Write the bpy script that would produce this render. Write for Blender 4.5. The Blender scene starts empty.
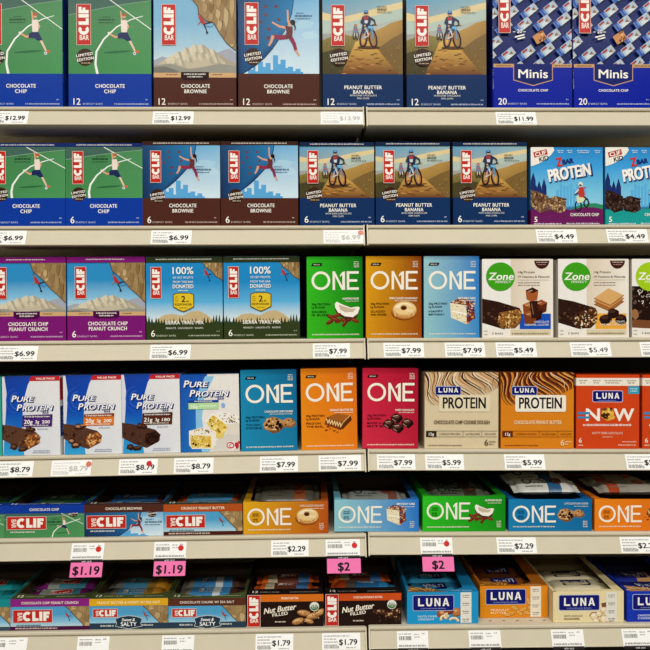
import bpy, bmesh, math, random
from mathutils import Matrix, Vector

# ---------------------------------------------------------------- camera, world, lights, exposure
SC = bpy.context.scene
COL = SC.collection
F = 650.0                      # focal length in pixels of the 650 px frame
D = 1.2                        # distance from the camera to the plane of the box fronts
S = D / F                      # metres per photo pixel on that plane
CAM_Z = 1.25
YAW, ROLL = math.radians(1.12), math.radians(0.28)
cam_data = bpy.data.cameras.new('camera')
cam_data.sensor_width = 36.0
cam_data.lens = 36.0 * F / 650.0
cam_data.clip_start = 0.02
cam = bpy.data.objects.new('camera', cam_data)
CAM_M = Matrix.Translation((0, -D, CAM_Z)) @ Matrix.Rotation(-YAW, 4, 'Z') @ Matrix.Rotation(math.pi/2, 4, 'X') @ Matrix.Rotation(-ROLL, 4, 'Z')
cam.matrix_world = CAM_M
COL.objects.link(cam)
SC.camera = cam

world = bpy.data.worlds.new('store_ambient')
world.use_nodes = True
world.node_tree.nodes['Background'].inputs[0].default_value = (1.0, 0.97, 0.92, 1)
world.node_tree.nodes['Background'].inputs[1].default_value = 0.015
SC.world = world

def area_light(name, loc, sx, sy, power, col=(1, 0.98, 0.945)):
    l = bpy.data.lights.new(name, 'AREA')
    l.shape = 'RECTANGLE'; l.size = sx; l.size_y = sy
    l.energy = power; l.color = col
    o = bpy.data.objects.new(name, l)
    o.location = loc
    COL.objects.link(o)
    return o
# three rows of ceiling fluorescent fixtures running along the aisle
area_light('ceiling_fluorescent_near', (0, -1.5, 3.3), 5.0, 0.35, 56)
area_light('ceiling_fluorescent_middle', (0, -3.2, 3.3), 5.0, 0.35, 165)
area_light('ceiling_fluorescent_far', (0, -5.2, 3.3), 5.0, 0.35, 45)

SC.view_settings.view_transform = 'Standard'
SC.view_settings.look = 'None'
SC.view_settings.gamma = 1.0
SC.view_settings.use_curve_mapping = False
SC.view_settings.exposure = 0.13

# ---------------------------------------------------------------- helpers
def unproj(px, py, Y):
    """the point of the plane y = Y that the photo shows at pixel (px, py)"""
    d = CAM_M.to_3x3() @ Vector(((px-325)/F, -(py-325)/F, -1.0))
    t = (Y + D) / d.y
    return Vector((0, -D, CAM_Z)) + d * t

def s2l(c):
    c = c / 255.0
    return c/12.92 if c <= 0.04045 else ((c+0.055)/1.055)**2.4

_cc = {}
def C(c):
    if c not in _cc:
        if isinstance(c, str):
            t = tuple(int(c[i:i+2], 16) for i in (0, 2, 4))
        else:
            t = c
        _cc[c] = tuple(s2l(v) for v in t) + (1.0,)
    return _cc[c]

def printed_material(name, rough, spec, noise_scale, noise_amt, bump=0.0):
    m = bpy.data.materials.new(name); m.use_nodes = True
    nt = m.node_tree; b = nt.nodes['Principled BSDF']
    at = nt.nodes.new('ShaderNodeAttribute'); at.attribute_name = 'ink'
    tc = nt.nodes.new('ShaderNodeTexCoord')
    no = nt.nodes.new('ShaderNodeTexNoise'); no.inputs['Scale'].default_value = noise_scale; no.inputs['Detail'].default_value = 3
    nt.links.new(tc.outputs['Object'], no.inputs['Vector'])
    mr = nt.nodes.new('ShaderNodeMapRange')
    mr.inputs['To Min'].default_value = 1-noise_amt; mr.inputs['To Max'].default_value = 1+noise_amt
    nt.links.new(no.outputs['Fac'], mr.inputs['Value'])
    mx = nt.nodes.new('ShaderNodeVectorMath'); mx.operation = 'SCALE'
    nt.links.new(at.outputs['Color'], mx.inputs[0]); nt.links.new(mr.outputs['Result'], mx.inputs['Scale'])
    nt.links.new(mx.outputs['Vector'], b.inputs['Base Color'])
    b.inputs['Roughness'].default_value = rough
    b.inputs['Specular IOR Level'].default_value = spec
    if bump:
        bp = nt.nodes.new('ShaderNodeBump'); bp.inputs['Strength'].default_value = bump; bp.inputs['Distance'].default_value = 0.002
        nt.links.new(no.outputs['Fac'], bp.inputs['Height']); nt.links.new(bp.outputs['Normal'], b.inputs['Normal'])
    return m
CARD = printed_material('printed_card', 0.2, 0.06, 60, 0.05)
PAPER = printed_material('tag_paper', 0.7, 0.2, 90, 0.04)
FILM = printed_material('wrapper_film', 0.25, 0.45, 55, 0.12, 0.6)
STEEL = printed_material('painted_steel', 0.5, 0.3, 25, 0.05)
DARK = printed_material('dark_board', 0.8, 0.1, 12, 0.2)

class MB:
    """collects polygons with a print colour per corner and links them as ONE mesh"""
    def __init__(self):
        self.v = []; self.f = []; self.c = []
    def face(self, pts, col):
        n = len(self.v); self.v.extend(pts); self.f.append(list(range(n, n+len(pts))))
        self.c.append([C(c) for c in col] if isinstance(col, list) else [C(col)]*len(pts))
    def box(self, x0, x1, y0, y1, z0, z1, col, skip=''):
        p = [(x, y, z) for z in (z0, z1) for y in (y0, y1) for x in (x0, x1)]
        for k, q in (('b', (0, 2, 3, 1)), ('t', (4, 5, 7, 6)), ('f', (0, 1, 5, 4)), ('k', (2, 6, 7, 3)), ('l', (0, 4, 6, 2)), ('r', (1, 3, 7, 5))):
            if k not in skip: self.face([p[i] for i in q], col)
    def prism_x(self, prof, x0, x1, col):
        n = len(prof)
        for i in range(n):
            a, b = prof[i], prof[(i+1) % n]
            self.face([(x0, *a), (x1, *a), (x1, *b), (x0, *b)], col)
        self.face([(x0, *a) for a in prof][::-1], col); self.face([(x1, *a) for a in prof], col)
    def prism_z(self, poly, z0, z1, col, side=None):
        n = len(poly)
        self.face([(x, y, z1) for x, y in poly], col); self.face([(x, y, z0) for x, y in poly][::-1], side or col)
        for i in range(n):
            a, b = poly[i], poly[(i+1) % n]
            self.face([(*a, z0), (*b, z0), (*b, z1), (*a, z1)], side or col)
    def mesh(self, name):
        me = bpy.data.meshes.new(name)
        me.from_pydata([tuple(p) for p in self.v], [], self.f)
        at = me.color_attributes.new('ink', 'FLOAT_COLOR', 'CORNER')
        flat = []
        for cs in self.c:
            for c in cs: flat.extend(c)
        at.data.foreach_set('color', flat)
        me.update()
        return me
    def build(self, name, mat, parent=None, weld=False, smooth=False):
        me = self.mesh(name)
        if weld or smooth:
            bm = bmesh.new(); bm.from_mesh(me)
            bmesh.ops.remove_doubles(bm, verts=bm.verts, dist=1e-6)
            bmesh.ops.recalc_face_normals(bm, faces=bm.faces)
            if smooth:
                for f in bm.faces: f.smooth = True
            bm.to_mesh(me); bm.free()
        me.materials.append(mat)
        o = bpy.data.objects.new(name, me); COL.objects.link(o)
        if parent: o.parent = parent
        return o

def tag(o, label=None, cat=None, group=None, kind=None):
    for k, v in (('label', label), ('category', cat), ('group', group), ('kind', kind)):
        if v: o[k] = v
    return o
def empty(name):
    o = bpy.data.objects.new(name, None); o.empty_display_size = 0.02; COL.objects.link(o); return o
def dup(o, parent=None):
    c = o.copy(); COL.objects.link(c)
    if parent: c.parent = parent
    for ch in list(o.children): dup(ch, c)
    return c

# lettering: every string becomes flat polygons, cached
_tc = bpy.data.curves.new('lettering', 'FONT'); _tc.resolution_u = 3
_to = bpy.data.objects.new('lettering', _tc); COL.objects.link(_to)
_glyph = {}
def glyphs(s, bold, shear, space):
    k = (s, bold, shear, space)
    if k not in _glyph:
        _tc.body = s; _tc.offset = 0.0; _tc.shear = shear; _tc.space_character = space
        dg = bpy.context.evaluated_depsgraph_get(); dg.update()
        me = bpy.data.meshes.new_from_object(_to.evaluated_get(dg))
        _glyph[k] = ([(v.co.x, v.co.y) for v in me.vertices], [list(p.vertices) for p in me.polygons])
        bpy.data.meshes.remove(me)
    return _glyph[k]
CAP = 0.70

def clip_poly(pts, cols, box):
    x0, y0, x1, y1 = box
    P = [(p[0], p[1], c) for p, c in zip(pts, cols)]
    def lerp(a, b, t):
        return (a[0]+(b[0]-a[0])*t, a[1]+(b[1]-a[1])*t, tuple(u+(w-u)*t for u, w in zip(a[2], b[2])))
    for ax, lim, sg in ((0, x0, 1), (0, x1, -1), (1, y0, 1), (1, y1, -1)):
        out = []
        for i in range(len(P)):
            a, b = P[i-1], P[i]
            ia, ib = sg*(a[ax]-lim) >= 0, sg*(b[ax]-lim) >= 0
            if ia != ib: out.append(lerp(a, b, (lim-a[ax])/(b[ax]-a[ax])))
            if ib: out.append(b)
        P = out
        if len(P) < 3: return None
    return P

EPS = 1.4e-5
class Art:
    """a printed panel, drawn in photo pixels from its top left corner, y down"""
    def __init__(self, w, h):
        self.w, self.h = w, h; self.parts = {}; self.cur = None; self.lv = 1; self.T = (1, 0, 0, 1, 0, 0); self.st = []; self.clip = (0, 0, w, h)
    def part(self, n):
        self.parts.setdefault(n, []); self.cur = n; return self
    def push(self, tx=0, ty=0, s=1, rot=0, sy=None):
        a, b, c, d, e, f = self.T; self.st.append(self.T)
        r = math.radians(rot); sy = s if sy is None else sy
        m = (math.cos(r)*s, math.sin(r)*s, -math.sin(r)*sy, math.cos(r)*sy, tx, ty)
        self.T = (a*m[0]+c*m[1], b*m[0]+d*m[1], a*m[2]+c*m[3], b*m[2]+d*m[3], a*m[4]+c*m[5]+e, b*m[4]+d*m[5]+f)
        return self
    def pop(self): self.T = self.st.pop(); return self
    def _raw(self, pts, col, lv):
        a, b, c, d, e, f = self.T
        q = [(a*x+c*y+e, b*x+d*y+f) for x, y in pts]
        cols = [C(k) for k in col] if isinstance(col, list) else [C(col)]*len(q)
        if self.clip:
            x0, y0, x1, y1 = self.clip
            if any(p[0] < x0-1e-6 or p[0] > x1+1e-6 or p[1] < y0-1e-6 or p[1] > y1+1e-6 for p in q):
                P = clip_poly(q, cols, self.clip)
                if not P: return
                q = [(p[0], p[1]) for p in P]; cols = [p[2] for p in P]
        self.parts[self.cur].append((q, cols, lv))
    def poly(self, pts, col):
        self._raw(pts, col, self.lv); self.lv += 1; return self
    def rect(self, x0, y0, x1, y1, col):
        return self.poly([(x0, y0), (x1, y0), (x1, y1), (x0, y1)], col)
    def vgrad(self, x0, y0, x1, y1, cols):
        n = len(cols)-1
        for i in range(n):
            a, b = y0+(y1-y0)*i/n, y0+(y1-y0)*(i+1)/n
            self._raw([(x0, a), (x1, a), (x1, b), (x0, b)], [cols[i], cols[i], cols[i+1], cols[i+1]], self.lv)
        self.lv += 1
    def quad4(self, x0, y0, x1, y1, tl, tr, br, bl):
        n = 6
        def mix(u, v):
            A, B, Cc, Dd = C(tl), C(tr), C(br), C(bl)
            return tuple(round(255*l2s((A[i]*(1-u)+B[i]*u)*(1-v)+(Dd[i]*(1-u)+Cc[i]*u)*v)) for i in range(3))
        for i in range(n):
            for j in range(n):
                us, vs = (i/n, (i+1)/n), (j/n, (j+1)/n)
                pts = [(us[0], vs[0]), (us[1], vs[0]), (us[1], vs[1]), (us[0], vs[1])]
                self._raw([(x0+(x1-x0)*u, y0+(y1-y0)*v) for u, v in pts], [mix(u, v) for u, v in pts], self.lv)
        self.lv += 1
    def ell(self, cx, cy, rx, ry, col, rot=0, n=22, a0=0, a1=360):
        r = math.radians(rot); p = []
        full = a1-a0 >= 360
        for i in range(n if full else n+1):
            t = math.radians(a0+(a1-a0)*i/n); x, y = rx*math.cos(t), ry*math.sin(t)
            p.append((cx+x*math.cos(r)-y*math.sin(r), cy+x*math.sin(r)+y*math.cos(r)))
        return self.poly(p, col)
    def rrect(self, x0, y0, x1, y1, r, col):
        p = []
        for cx, cy, a in ((x1-r, y0+r, -90), (x1-r, y1-r, 0), (x0+r, y1-r, 90), (x0+r, y0+r, 180)):
            for i in range(5):
                t = math.radians(a+22.5*i); p.append((cx+r*math.cos(t), cy+r*math.sin(t)))
        return self.poly(p, col)
    def line(self, pts, w, col, closed=False, w1=None):
        """a stroke of width w (tapering to w1) with mitred joints"""
        n = len(pts); L = []; R = []
        for i in range(n):
            if closed: a, b = pts[i-1], pts[(i+1) % n]
            else: a, b = pts[max(i-1, 0)], pts[min(i+1, n-1)]
            p = pts[i]
            def nrm(u, v):
                dx, dy = v[0]-u[0], v[1]-u[1]; l = math.hypot(dx, dy) or 1; return (-dy/l, dx/l)
            if (i == 0 or i == n-1) and not closed: nx, ny = nrm(a, b); k = 1
            else:
                n1, n2 = nrm(a, p), nrm(p, b); mx, my = n1[0]+n2[0], n1[1]+n2[1]; l = math.hypot(mx, my) or 1
                nx, ny = mx/l, my/l; k = min(1/max(nx*n1[0]+ny*n1[1], 0.3), 2.2)
            hw = (w if w1 is None else w+(w1-w)*i/(n-1))/2*k
            L.append((p[0]+nx*hw, p[1]+ny*hw)); R.append((p[0]-nx*hw, p[1]-ny*hw))
        for i in range(n if closed else n-1):
            j = (i+1) % n
            self._raw([L[i], L[j], R[j], R[i]], col, self.lv)
        self.lv += 1; return self
    def arc(self, cx, cy, rx, ry, a0, a1, w, col, n=20):
        pts = [(cx+rx*math.cos(math.radians(a0+(a1-a0)*i/n)), cy+ry*math.sin(math.radians(a0+(a1-a0)*i/n))) for i in range(n+1)]
        if abs(a1-a0) >= 360: return self.line(pts[:-1], w, col, closed=True)
        return self.line(pts, w, col)
    def text(self, s, x, y, h, col, al='c', w=None, sx=1.0, bold=0.02, shear=0.0, rot=0, space=1.0):
        """baseline at y, capital height h, total width w when given"""
        vs, fs = glyphs(s, 0, shear, space)
        if not vs: return self
        a, b = min(v[0] for v in vs), max(v[0] for v in vs)
        k = h/CAP; kx = k*sx if w is None else w/(b-a)
        off = {'l': -a, 'c': -(a+b)/2, 'r': -b}[al]
        self.push(x, y, 1, rot)
        e = bold*min(k, kx*1.15)*.42                                                   # weight: overlapping shifted copies
        for dx, dy in (((-e, -e*.6), (e, -e*.6), (-e, e*.6), (e, e*.6)) if e > .05 else ((0, 0),)):
            for f in fs: self._raw([((vs[i][0]+off)*kx+dx, -vs[i][1]*k+dy) for i in f], col, self.lv)
            self.lv += .5
        self.lv += .5; self.pop(); return self
    def micro(self, x0, y, x1, h, col, seed=1, al='l'):
        """print too small to read in the photo: word-like marks"""
        r = random.Random(seed*7+int(x0*10)); x = x0
        while x < x1-0.4:
            w = min(r.uniform(1.0, 3.6), x1-x); q = x
            while q < x+w-0.2:
                lw = r.uniform(0.3, 0.5); t = r.uniform(0, 0.3)*h
                self._raw([(q, y+t), (min(q+lw, x+w), y+t), (min(q+lw, x+w), y+h), (q, y+h)], col, self.lv); q += lw+0.24
            x += w+0.55
        self.lv += 1; return self
    def specks(self, poly, n, cols, size, seed=1, asp=1.6):
        r = random.Random(seed); xs = [p[0] for p in poly]; ys = [p[1] for p in poly]
        def inside(x, y):
            c = False
            for i in range(len(poly)):
                (ax, ay), (bx, by) = poly[i-1], poly[i]
                if (ay > y) != (by > y) and x < (bx-ax)*(y-ay)/(by-ay)+ax: c = not c
            return c
        k = 0; tries = 0
        while k < n and tries < n*8:
            tries += 1
            x, y = r.uniform(min(xs), max(xs)), r.uniform(min(ys), max(ys))
            if not inside(x, y): continue
            k += 1; a = r.uniform(0, 3.14); s = size*r.uniform(0.6, 1.3); m = 6
            p = []
            for i in range(m):
                t = 6.283*i/m; rr = s*r.uniform(0.7, 1.1); u, v = rr*asp*math.cos(t)*0.6, rr*math.sin(t)*0.6
                p.append((x+u*math.cos(a)-v*math.sin(a), y+u*math.sin(a)+v*math.cos(a)))
            self._raw(p, r.choice(cols), self.lv+k % 4)
        self.lv += 5; return self
    def blob(self, cx, cy, rx, ry, col, seed=1, rough=0.15, n=16, rot=0):
        r = random.Random(seed); a = math.radians(rot); p = []
        for i in range(n):
            t = 6.283*i/n; k = 1+r.uniform(-rough, rough); x, y = rx*k*math.cos(t), ry*k*math.sin(t)
            p.append((cx+x*math.cos(a)-y*math.sin(a), cy+x*math.sin(a)+y*math.cos(a)))
        return self.poly(p, col)
    def build(self, parent, origin=(0, 0, 0), ux=(1, 0, 0), uy=(0, 0, -1), nrm=(0, -1, 0), mat=None, warp=None):
        """origin is the top left corner; one object per named part"""
        out = {}
        o, ux, uy, nrm = Vector(origin), Vector(ux), Vector(uy), Vector(nrm)
        for n, polys in self.parts.items():
            if not polys: continue
            mb = MB()
            for q, cols, lv in polys:
                pts = []
                for x, y in q:
                    p = o+ux*(x*S)+uy*(y*S)+nrm*(lv*EPS)
                    pts.append(tuple(warp(p)) if warp else tuple(p))
                a = sum(q[i-1][0]*q[i][1]-q[i][0]*q[i-1][1] for i in range(len(q)))
                k = len(mb.v); mb.v.extend(pts)
                ii = list(range(k, k+len(pts)))
                cc = list(cols)
                if (a < 0) == (ux.cross(uy).dot(nrm) > 0): ii.reverse(); cc.reverse()
                mb.f.append(ii); mb.c.append(cc)
            out[n] = mb.build(n, mat or CARD, parent)
        return out
def l2s(c):
    return 12.92*c if c <= 0.0031308 else 1.055*c**(1/2.4)-0.055
# ---------------------------------------------------------------- cartons
def carton(parent, w, h, d, col, bands=(), top=None):
    """closed folding carton w x h photo pixels, d metres deep; bands = (y0, y1, colour) in pixels from the top"""
    W, H = w*S, h*S
    lev = sorted({0.0, H} | {H-y*S for b in bands for y in b[:2] if 0 < y < h})
    bm = bmesh.new(); lay = []
    rings = [[bm.verts.new((x, y, z)) for x, y in ((0, 0), (W, 0), (W, d), (0, d))] for z in lev]
    for a, b in zip(rings, rings[1:]):
        for i in range(4): bm.faces.new((a[i], a[(i+1) % 4], b[(i+1) % 4], b[i]))
    bm.faces.new(rings[0][::-1]); bm.faces.new(rings[-1])
    bm.normal_update()
    ed = [e for e in bm.edges if len(e.link_faces) == 2 and e.calc_face_angle(0) > 0.5]
    bmesh.ops.bevel(bm, geom=ed, offset=0.0007, segments=2, affect='EDGES', profile=0.5)
    me = bpy.data.meshes.new('carton'); bm.normal_update()
    cols = []
    for f in bm.faces:
        c = f.calc_center_median(); y = h-c.z/S; k = col
        for b in bands:
            if b[0] <= y <= b[1]: k = b[2]
        if f.normal.z > 0.8 and top: k = top
        cols.append((len(f.verts), C(k)))
    bm.to_mesh(me); bm.free()
    at = me.color_attributes.new('ink', 'FLOAT_COLOR', 'CORNER'); flat = []
    for n, c in cols:
        for _ in range(n): flat.extend(c)
    at.data.foreach_set('color', flat); me.materials.append(CARD)
    o = bpy.data.objects.new('carton', me); COL.objects.link(o); o.parent = parent
    # tucked closing flap on top
    m = MB(); m.box(0.004, W-0.004, 0.0015, d*0.45, H, H+0.0004, top or col, 'b'); m.build('closing_flap', CARD, o)
    return o

def finish(root, art, h):
    art.build(root, origin=(0, -0.0001, h*S))
    return root

# ---------------------------------------------------------------- printed marks
RED, WHITE, CREAM = 'c22a20', 'f6f2e6', 'efe3c8'
def clif_word(a, x, y, L, h, col=WHITE):
    """heavy capitals C L I F filling L x h from the top left corner"""
    t = .33*h; a.push(x, y)
    rx, ry, cx, cy = .175*L, h/2*1.03, .175*L, h/2
    n = 18; g = 48
    for i in range(n):
        q = []
        for k, f in ((i, 1), (i+1, 1), (i+1, 0), (i, 0)):
            t0 = math.radians(g+(360-2*g)*k/n); ex, ey = (rx, ry) if f else (rx-t*.96, ry-t*.92)
            q.append((cx+ex*math.cos(t0), cy+ey*math.sin(t0)))
        a._raw(q, col, a.lv)
    a.lv += 1
    X = .355*L; a.rect(X, 0, X+t, h, col); a.rect(X, h-t*.9, X+.235*L, h, col)
    X = .615*L; a.rect(X, 0, X+t, h, col)
    X = .765*L; a.rect(X, 0, X+t, h, col); a.rect(X, 0, L, t*.9, col); a.rect(X, h*.40, X+.205*L, h*.40+t*.85, col)
    a.pop()
def clif_logo(a, x0, y0, x1, y1, vertical=True, part='logo'):
    """red label; drawn lying down, turned upright when vertical"""
    a.part(part)
    W, H = (y1-y0, x1-x0) if vertical else (x1-x0, y1-y0)
    if vertical: a.push(x0, y1, 1, -90)
    else: a.push(x0, y0)
    a.rect(0, 0, W, H, 'e8ded0'); a.rect(0.35, 0.35, W-0.35, H-0.35, RED)
    m = 0.16*H; bw = 0.17*W
    a.push(m*0.9, m+0.02*H, 1, 0)
    a.text('BAR', bw*0.42, H*0.36, bw*0.72, WHITE, w=H*0.62, bold=0.035, rot=90)
    a.pop()
    clif_word(a, 0.25*W, 0.15*H, W*0.68, H*0.70)
    a.pop()
def badge(a, cx, cy, r, part='badge'):
    a.part(part); a.ell(cx, cy, r, r*0.97, '3c241a')
    a.text('LIMITED', cx-.05*r, cy-0.13*r, r*0.31, WHITE, w=1.9*r, bold=0.07, rot=-9, space=1.12)
    a.text('EDITION', cx+0.05*r, cy+0.36*r, r*0.31, WHITE, w=1.9*r, bold=0.07, rot=-9, space=1.12)
    a.micro(cx-0.45*r, cy+0.58*r, cx+0.65*r, r*0.13, 'd8c8a8')
def count(a, n, h, w, ink=WHITE, dim='b9c4dc', x0=4.8):
    a.part('count_lettering')
    y = h-3.2
    a.text(str(n), x0, y, 6.3, ink, al='l', bold=0.02)
    xx = x0+(9.4 if n > 9 else 5.2)
    a.text('ENERGY BARS', xx, y, 1.7, dim, al='l', w=19.5, bold=0.02)
    a.part('weight_lettering'); a.micro(w*0.55, y-1.6, w-3, 1.5, dim, n); a.micro(w-6, y-5.6, w-3.2, 1.2, dim, 3)
def title(a, lines, cx, y, hh, lead, widths, ink=WHITE):
    a.part('flavor_lettering')
    for i, (s, w) in enumerate(zip(lines, widths)):
        a.text(s, cx, y+i*lead, hh*.96, ink, w=w, bold=0.05, space=1.1)

def limb(a, pts, w, col, w1=None): a.line(pts, w, col, w1=w1 or w*0.7)

# ---- pictures printed on the cartons
def soccer(a, x0, y0, x1, y1, arc, fx, fy, s, tx, ty):
    a.part('artwork'); a.quad4(x0, y0, x1, y1, '3f7a4c', '4f8c58', '4c9458', '468a50')
    W, H = x1-x0, y1-y0
    a.poly([(x0, y0), (x1, y0), (x1, y0+.06*H), (x0+.67*W, y0+.11*H), (x0+.36*W, y0+.17*H), (x0, y0+.25*H)], '44665a')
    a.line([(x0, y0+.25*H), (x0+.36*W, y0+.17*H), (x0+.67*W, y0+.11*H), (x1, y0+.06*H)], 0.6, '7fa487')
    a.line(arc[0], 0.8 if s > .6 else .45, 'e9eee4'); a.line(arc[1], 2.5*min(1, s+.1) if s > .6 else 1.0, 'eef2ea', w1=0.6)
    a.push(fx, fy, s)
    a.ell(-7, 35.5, 14, 1.1, '2f6a40', rot=-4)
    limb(a, [(-2, 6), (-3.2, -4)], 1.8, 'd9a27f')                       # raised arm
    limb(a, [(2.5, 7), (4.6, 11), (3, 14)], 1.5, 'd9a27f')
    limb(a, [(-2, 21), (-9, 21), (-14, 18)], 2.6, 'dca07c', 1.6); a.blob(-14.6, 17.4, 1.6, 1.3, 'e9e4da', 2)
    limb(a, [(5, 23), (9, 31), (11, 35)], 2.4, 'e4c4ac', 1.6); a.blob(13, 35.2, 2.2, 1.2, 'd8653c', 3)
    a.poly([(-3, 5), (2.5, 4.5), (3.6, 10), (3, 17), (-2.6, 17), (-3, 10)], 'ecdccf')
    a.poly([(-2.8, 16.5), (3.4, 16.5), (7.5, 24.5), (3, 25), (-1, 22.5), (-6.5, 22.5), (-6, 18)], '1f2b58')
    a.ell(0.2, 0.8, 1.9, 2.2, 'e0a988'); a.blob(0.5, -0.4, 2.2, 1.8, 'b2603a', 4, 0.1)
    a.ell(10.4, 37, 1.5, 1.5, 'e8ecf0'); a.ell(10.4, 37, 0.7, 0.7, '3a4a66')
    a.pop()
    a.micro(tx+4, ty, tx+12, 1.1, '1f3a2a'); a.micro(tx, ty+2.2, tx+15.5, 2.1, '16301f', 4); a.micro(tx, ty+5.6, tx+15, 1.1, '1f3a2a', 2)
def wall_climber(a, x0, y0, x1, y1, bx, fx, fy, s, tx, ty, sk):
    a.part('artwork'); a.quad4(x0, y0, x1, y1, '3f8fc4', '78b4d8', 'd3e6ee', 'dcebf0')
    a.blob(x1-14, y0+.36*(y1-y0), 9, 5, 'a9cfe2', 4, .25); a.blob(x1-9, y0+.5*(y1-y0), 8, 4, 'b8d8e6', 8, .25)
    r = random.Random(3); X = x0+.12*(x1-x0)
    prof = [.22, .22, .5, .12, .62, .62, .35, .55, .55, .2, .95, .95, .5, .72, .72, .3, .36, .36, .14, .26, .26, .1]
    n = len(prof); wd = .68*(x1-x0)/n
    for i, p in enumerate(prof): a.rect(X+i*wd, y1-max(p, .1)*sk, X+(i+1)*wd+.05, y1, '5aa6d8')
    pts = [(x0+u*(x1-x0), y0+v*(y1-y0)) for u, v in bx]
    a.poly([(x0, y0)] + pts + [(x0, y1)], ['24446e', *['2a7cb0' if v < .5 else '1f4c7c' for u, v in bx], '182e50'])
    a.line(pts, .7, '142c48')
    for i, (u, v) in enumerate(((.34, .13), (.47, .13), (.34, .24), (.28, .33), (.38, .42), (.37, .54), (.5, .3), (.22, .47))): a.blob(x0+u*(x1-x0), y0+v*(y1-y0), 1.9*s, 1.6*s, '6e3d42', i+1, .25)
    a.push(fx, fy, s)
    limb(a, [(-1.5, 3), (-4, -2), (-4.4, -13)], 2.4, 'd9a07e', 1.6); limb(a, [(-6, 4.5), (-13, 3), (-20, -1)], 2.5, 'd9a07e', 1.5)
    limb(a, [(-4, 13), (-12, 14), (-19, 12.5)], 4.6, '8e2f4a', 4); limb(a, [(-19, 12), (-21, 18), (-23.5, 22)], 3.2, 'd9a07e', 2); limb(a, [(-2, 13), (2, 20), (4, 27)], 4.4, '8e2f4a', 3)
    limb(a, [(3.5, 26), (7, 31.5)], 2.2, 'd9a07e', 1.6)
    a.poly([(-7, 2.5), (0.5, 3.5), (0.6, 9), (-0.6, 15), (-7, 14.5), (-5.6, 8)], '6a3232')
    a.ell(-0.8, -0.2, 2.2, 2.4, 'd9a07e'); a.blob(0.6, -1, 2.6, 2.6, '1d1a1c', 5, .12); limb(a, [(1.6, 0), (3.2, 4), (2.6, 7)], 2, '1d1a1c', .7)
    a.pop()
    a.micro(tx+1, ty, tx+9, 1.1, '1c4a78'); a.micro(tx, ty+2.1, tx+17, 2.1, '123a66', 4); a.micro(tx, ty+5.4, tx+15, 1.1, '1c4a78', 5)
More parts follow.
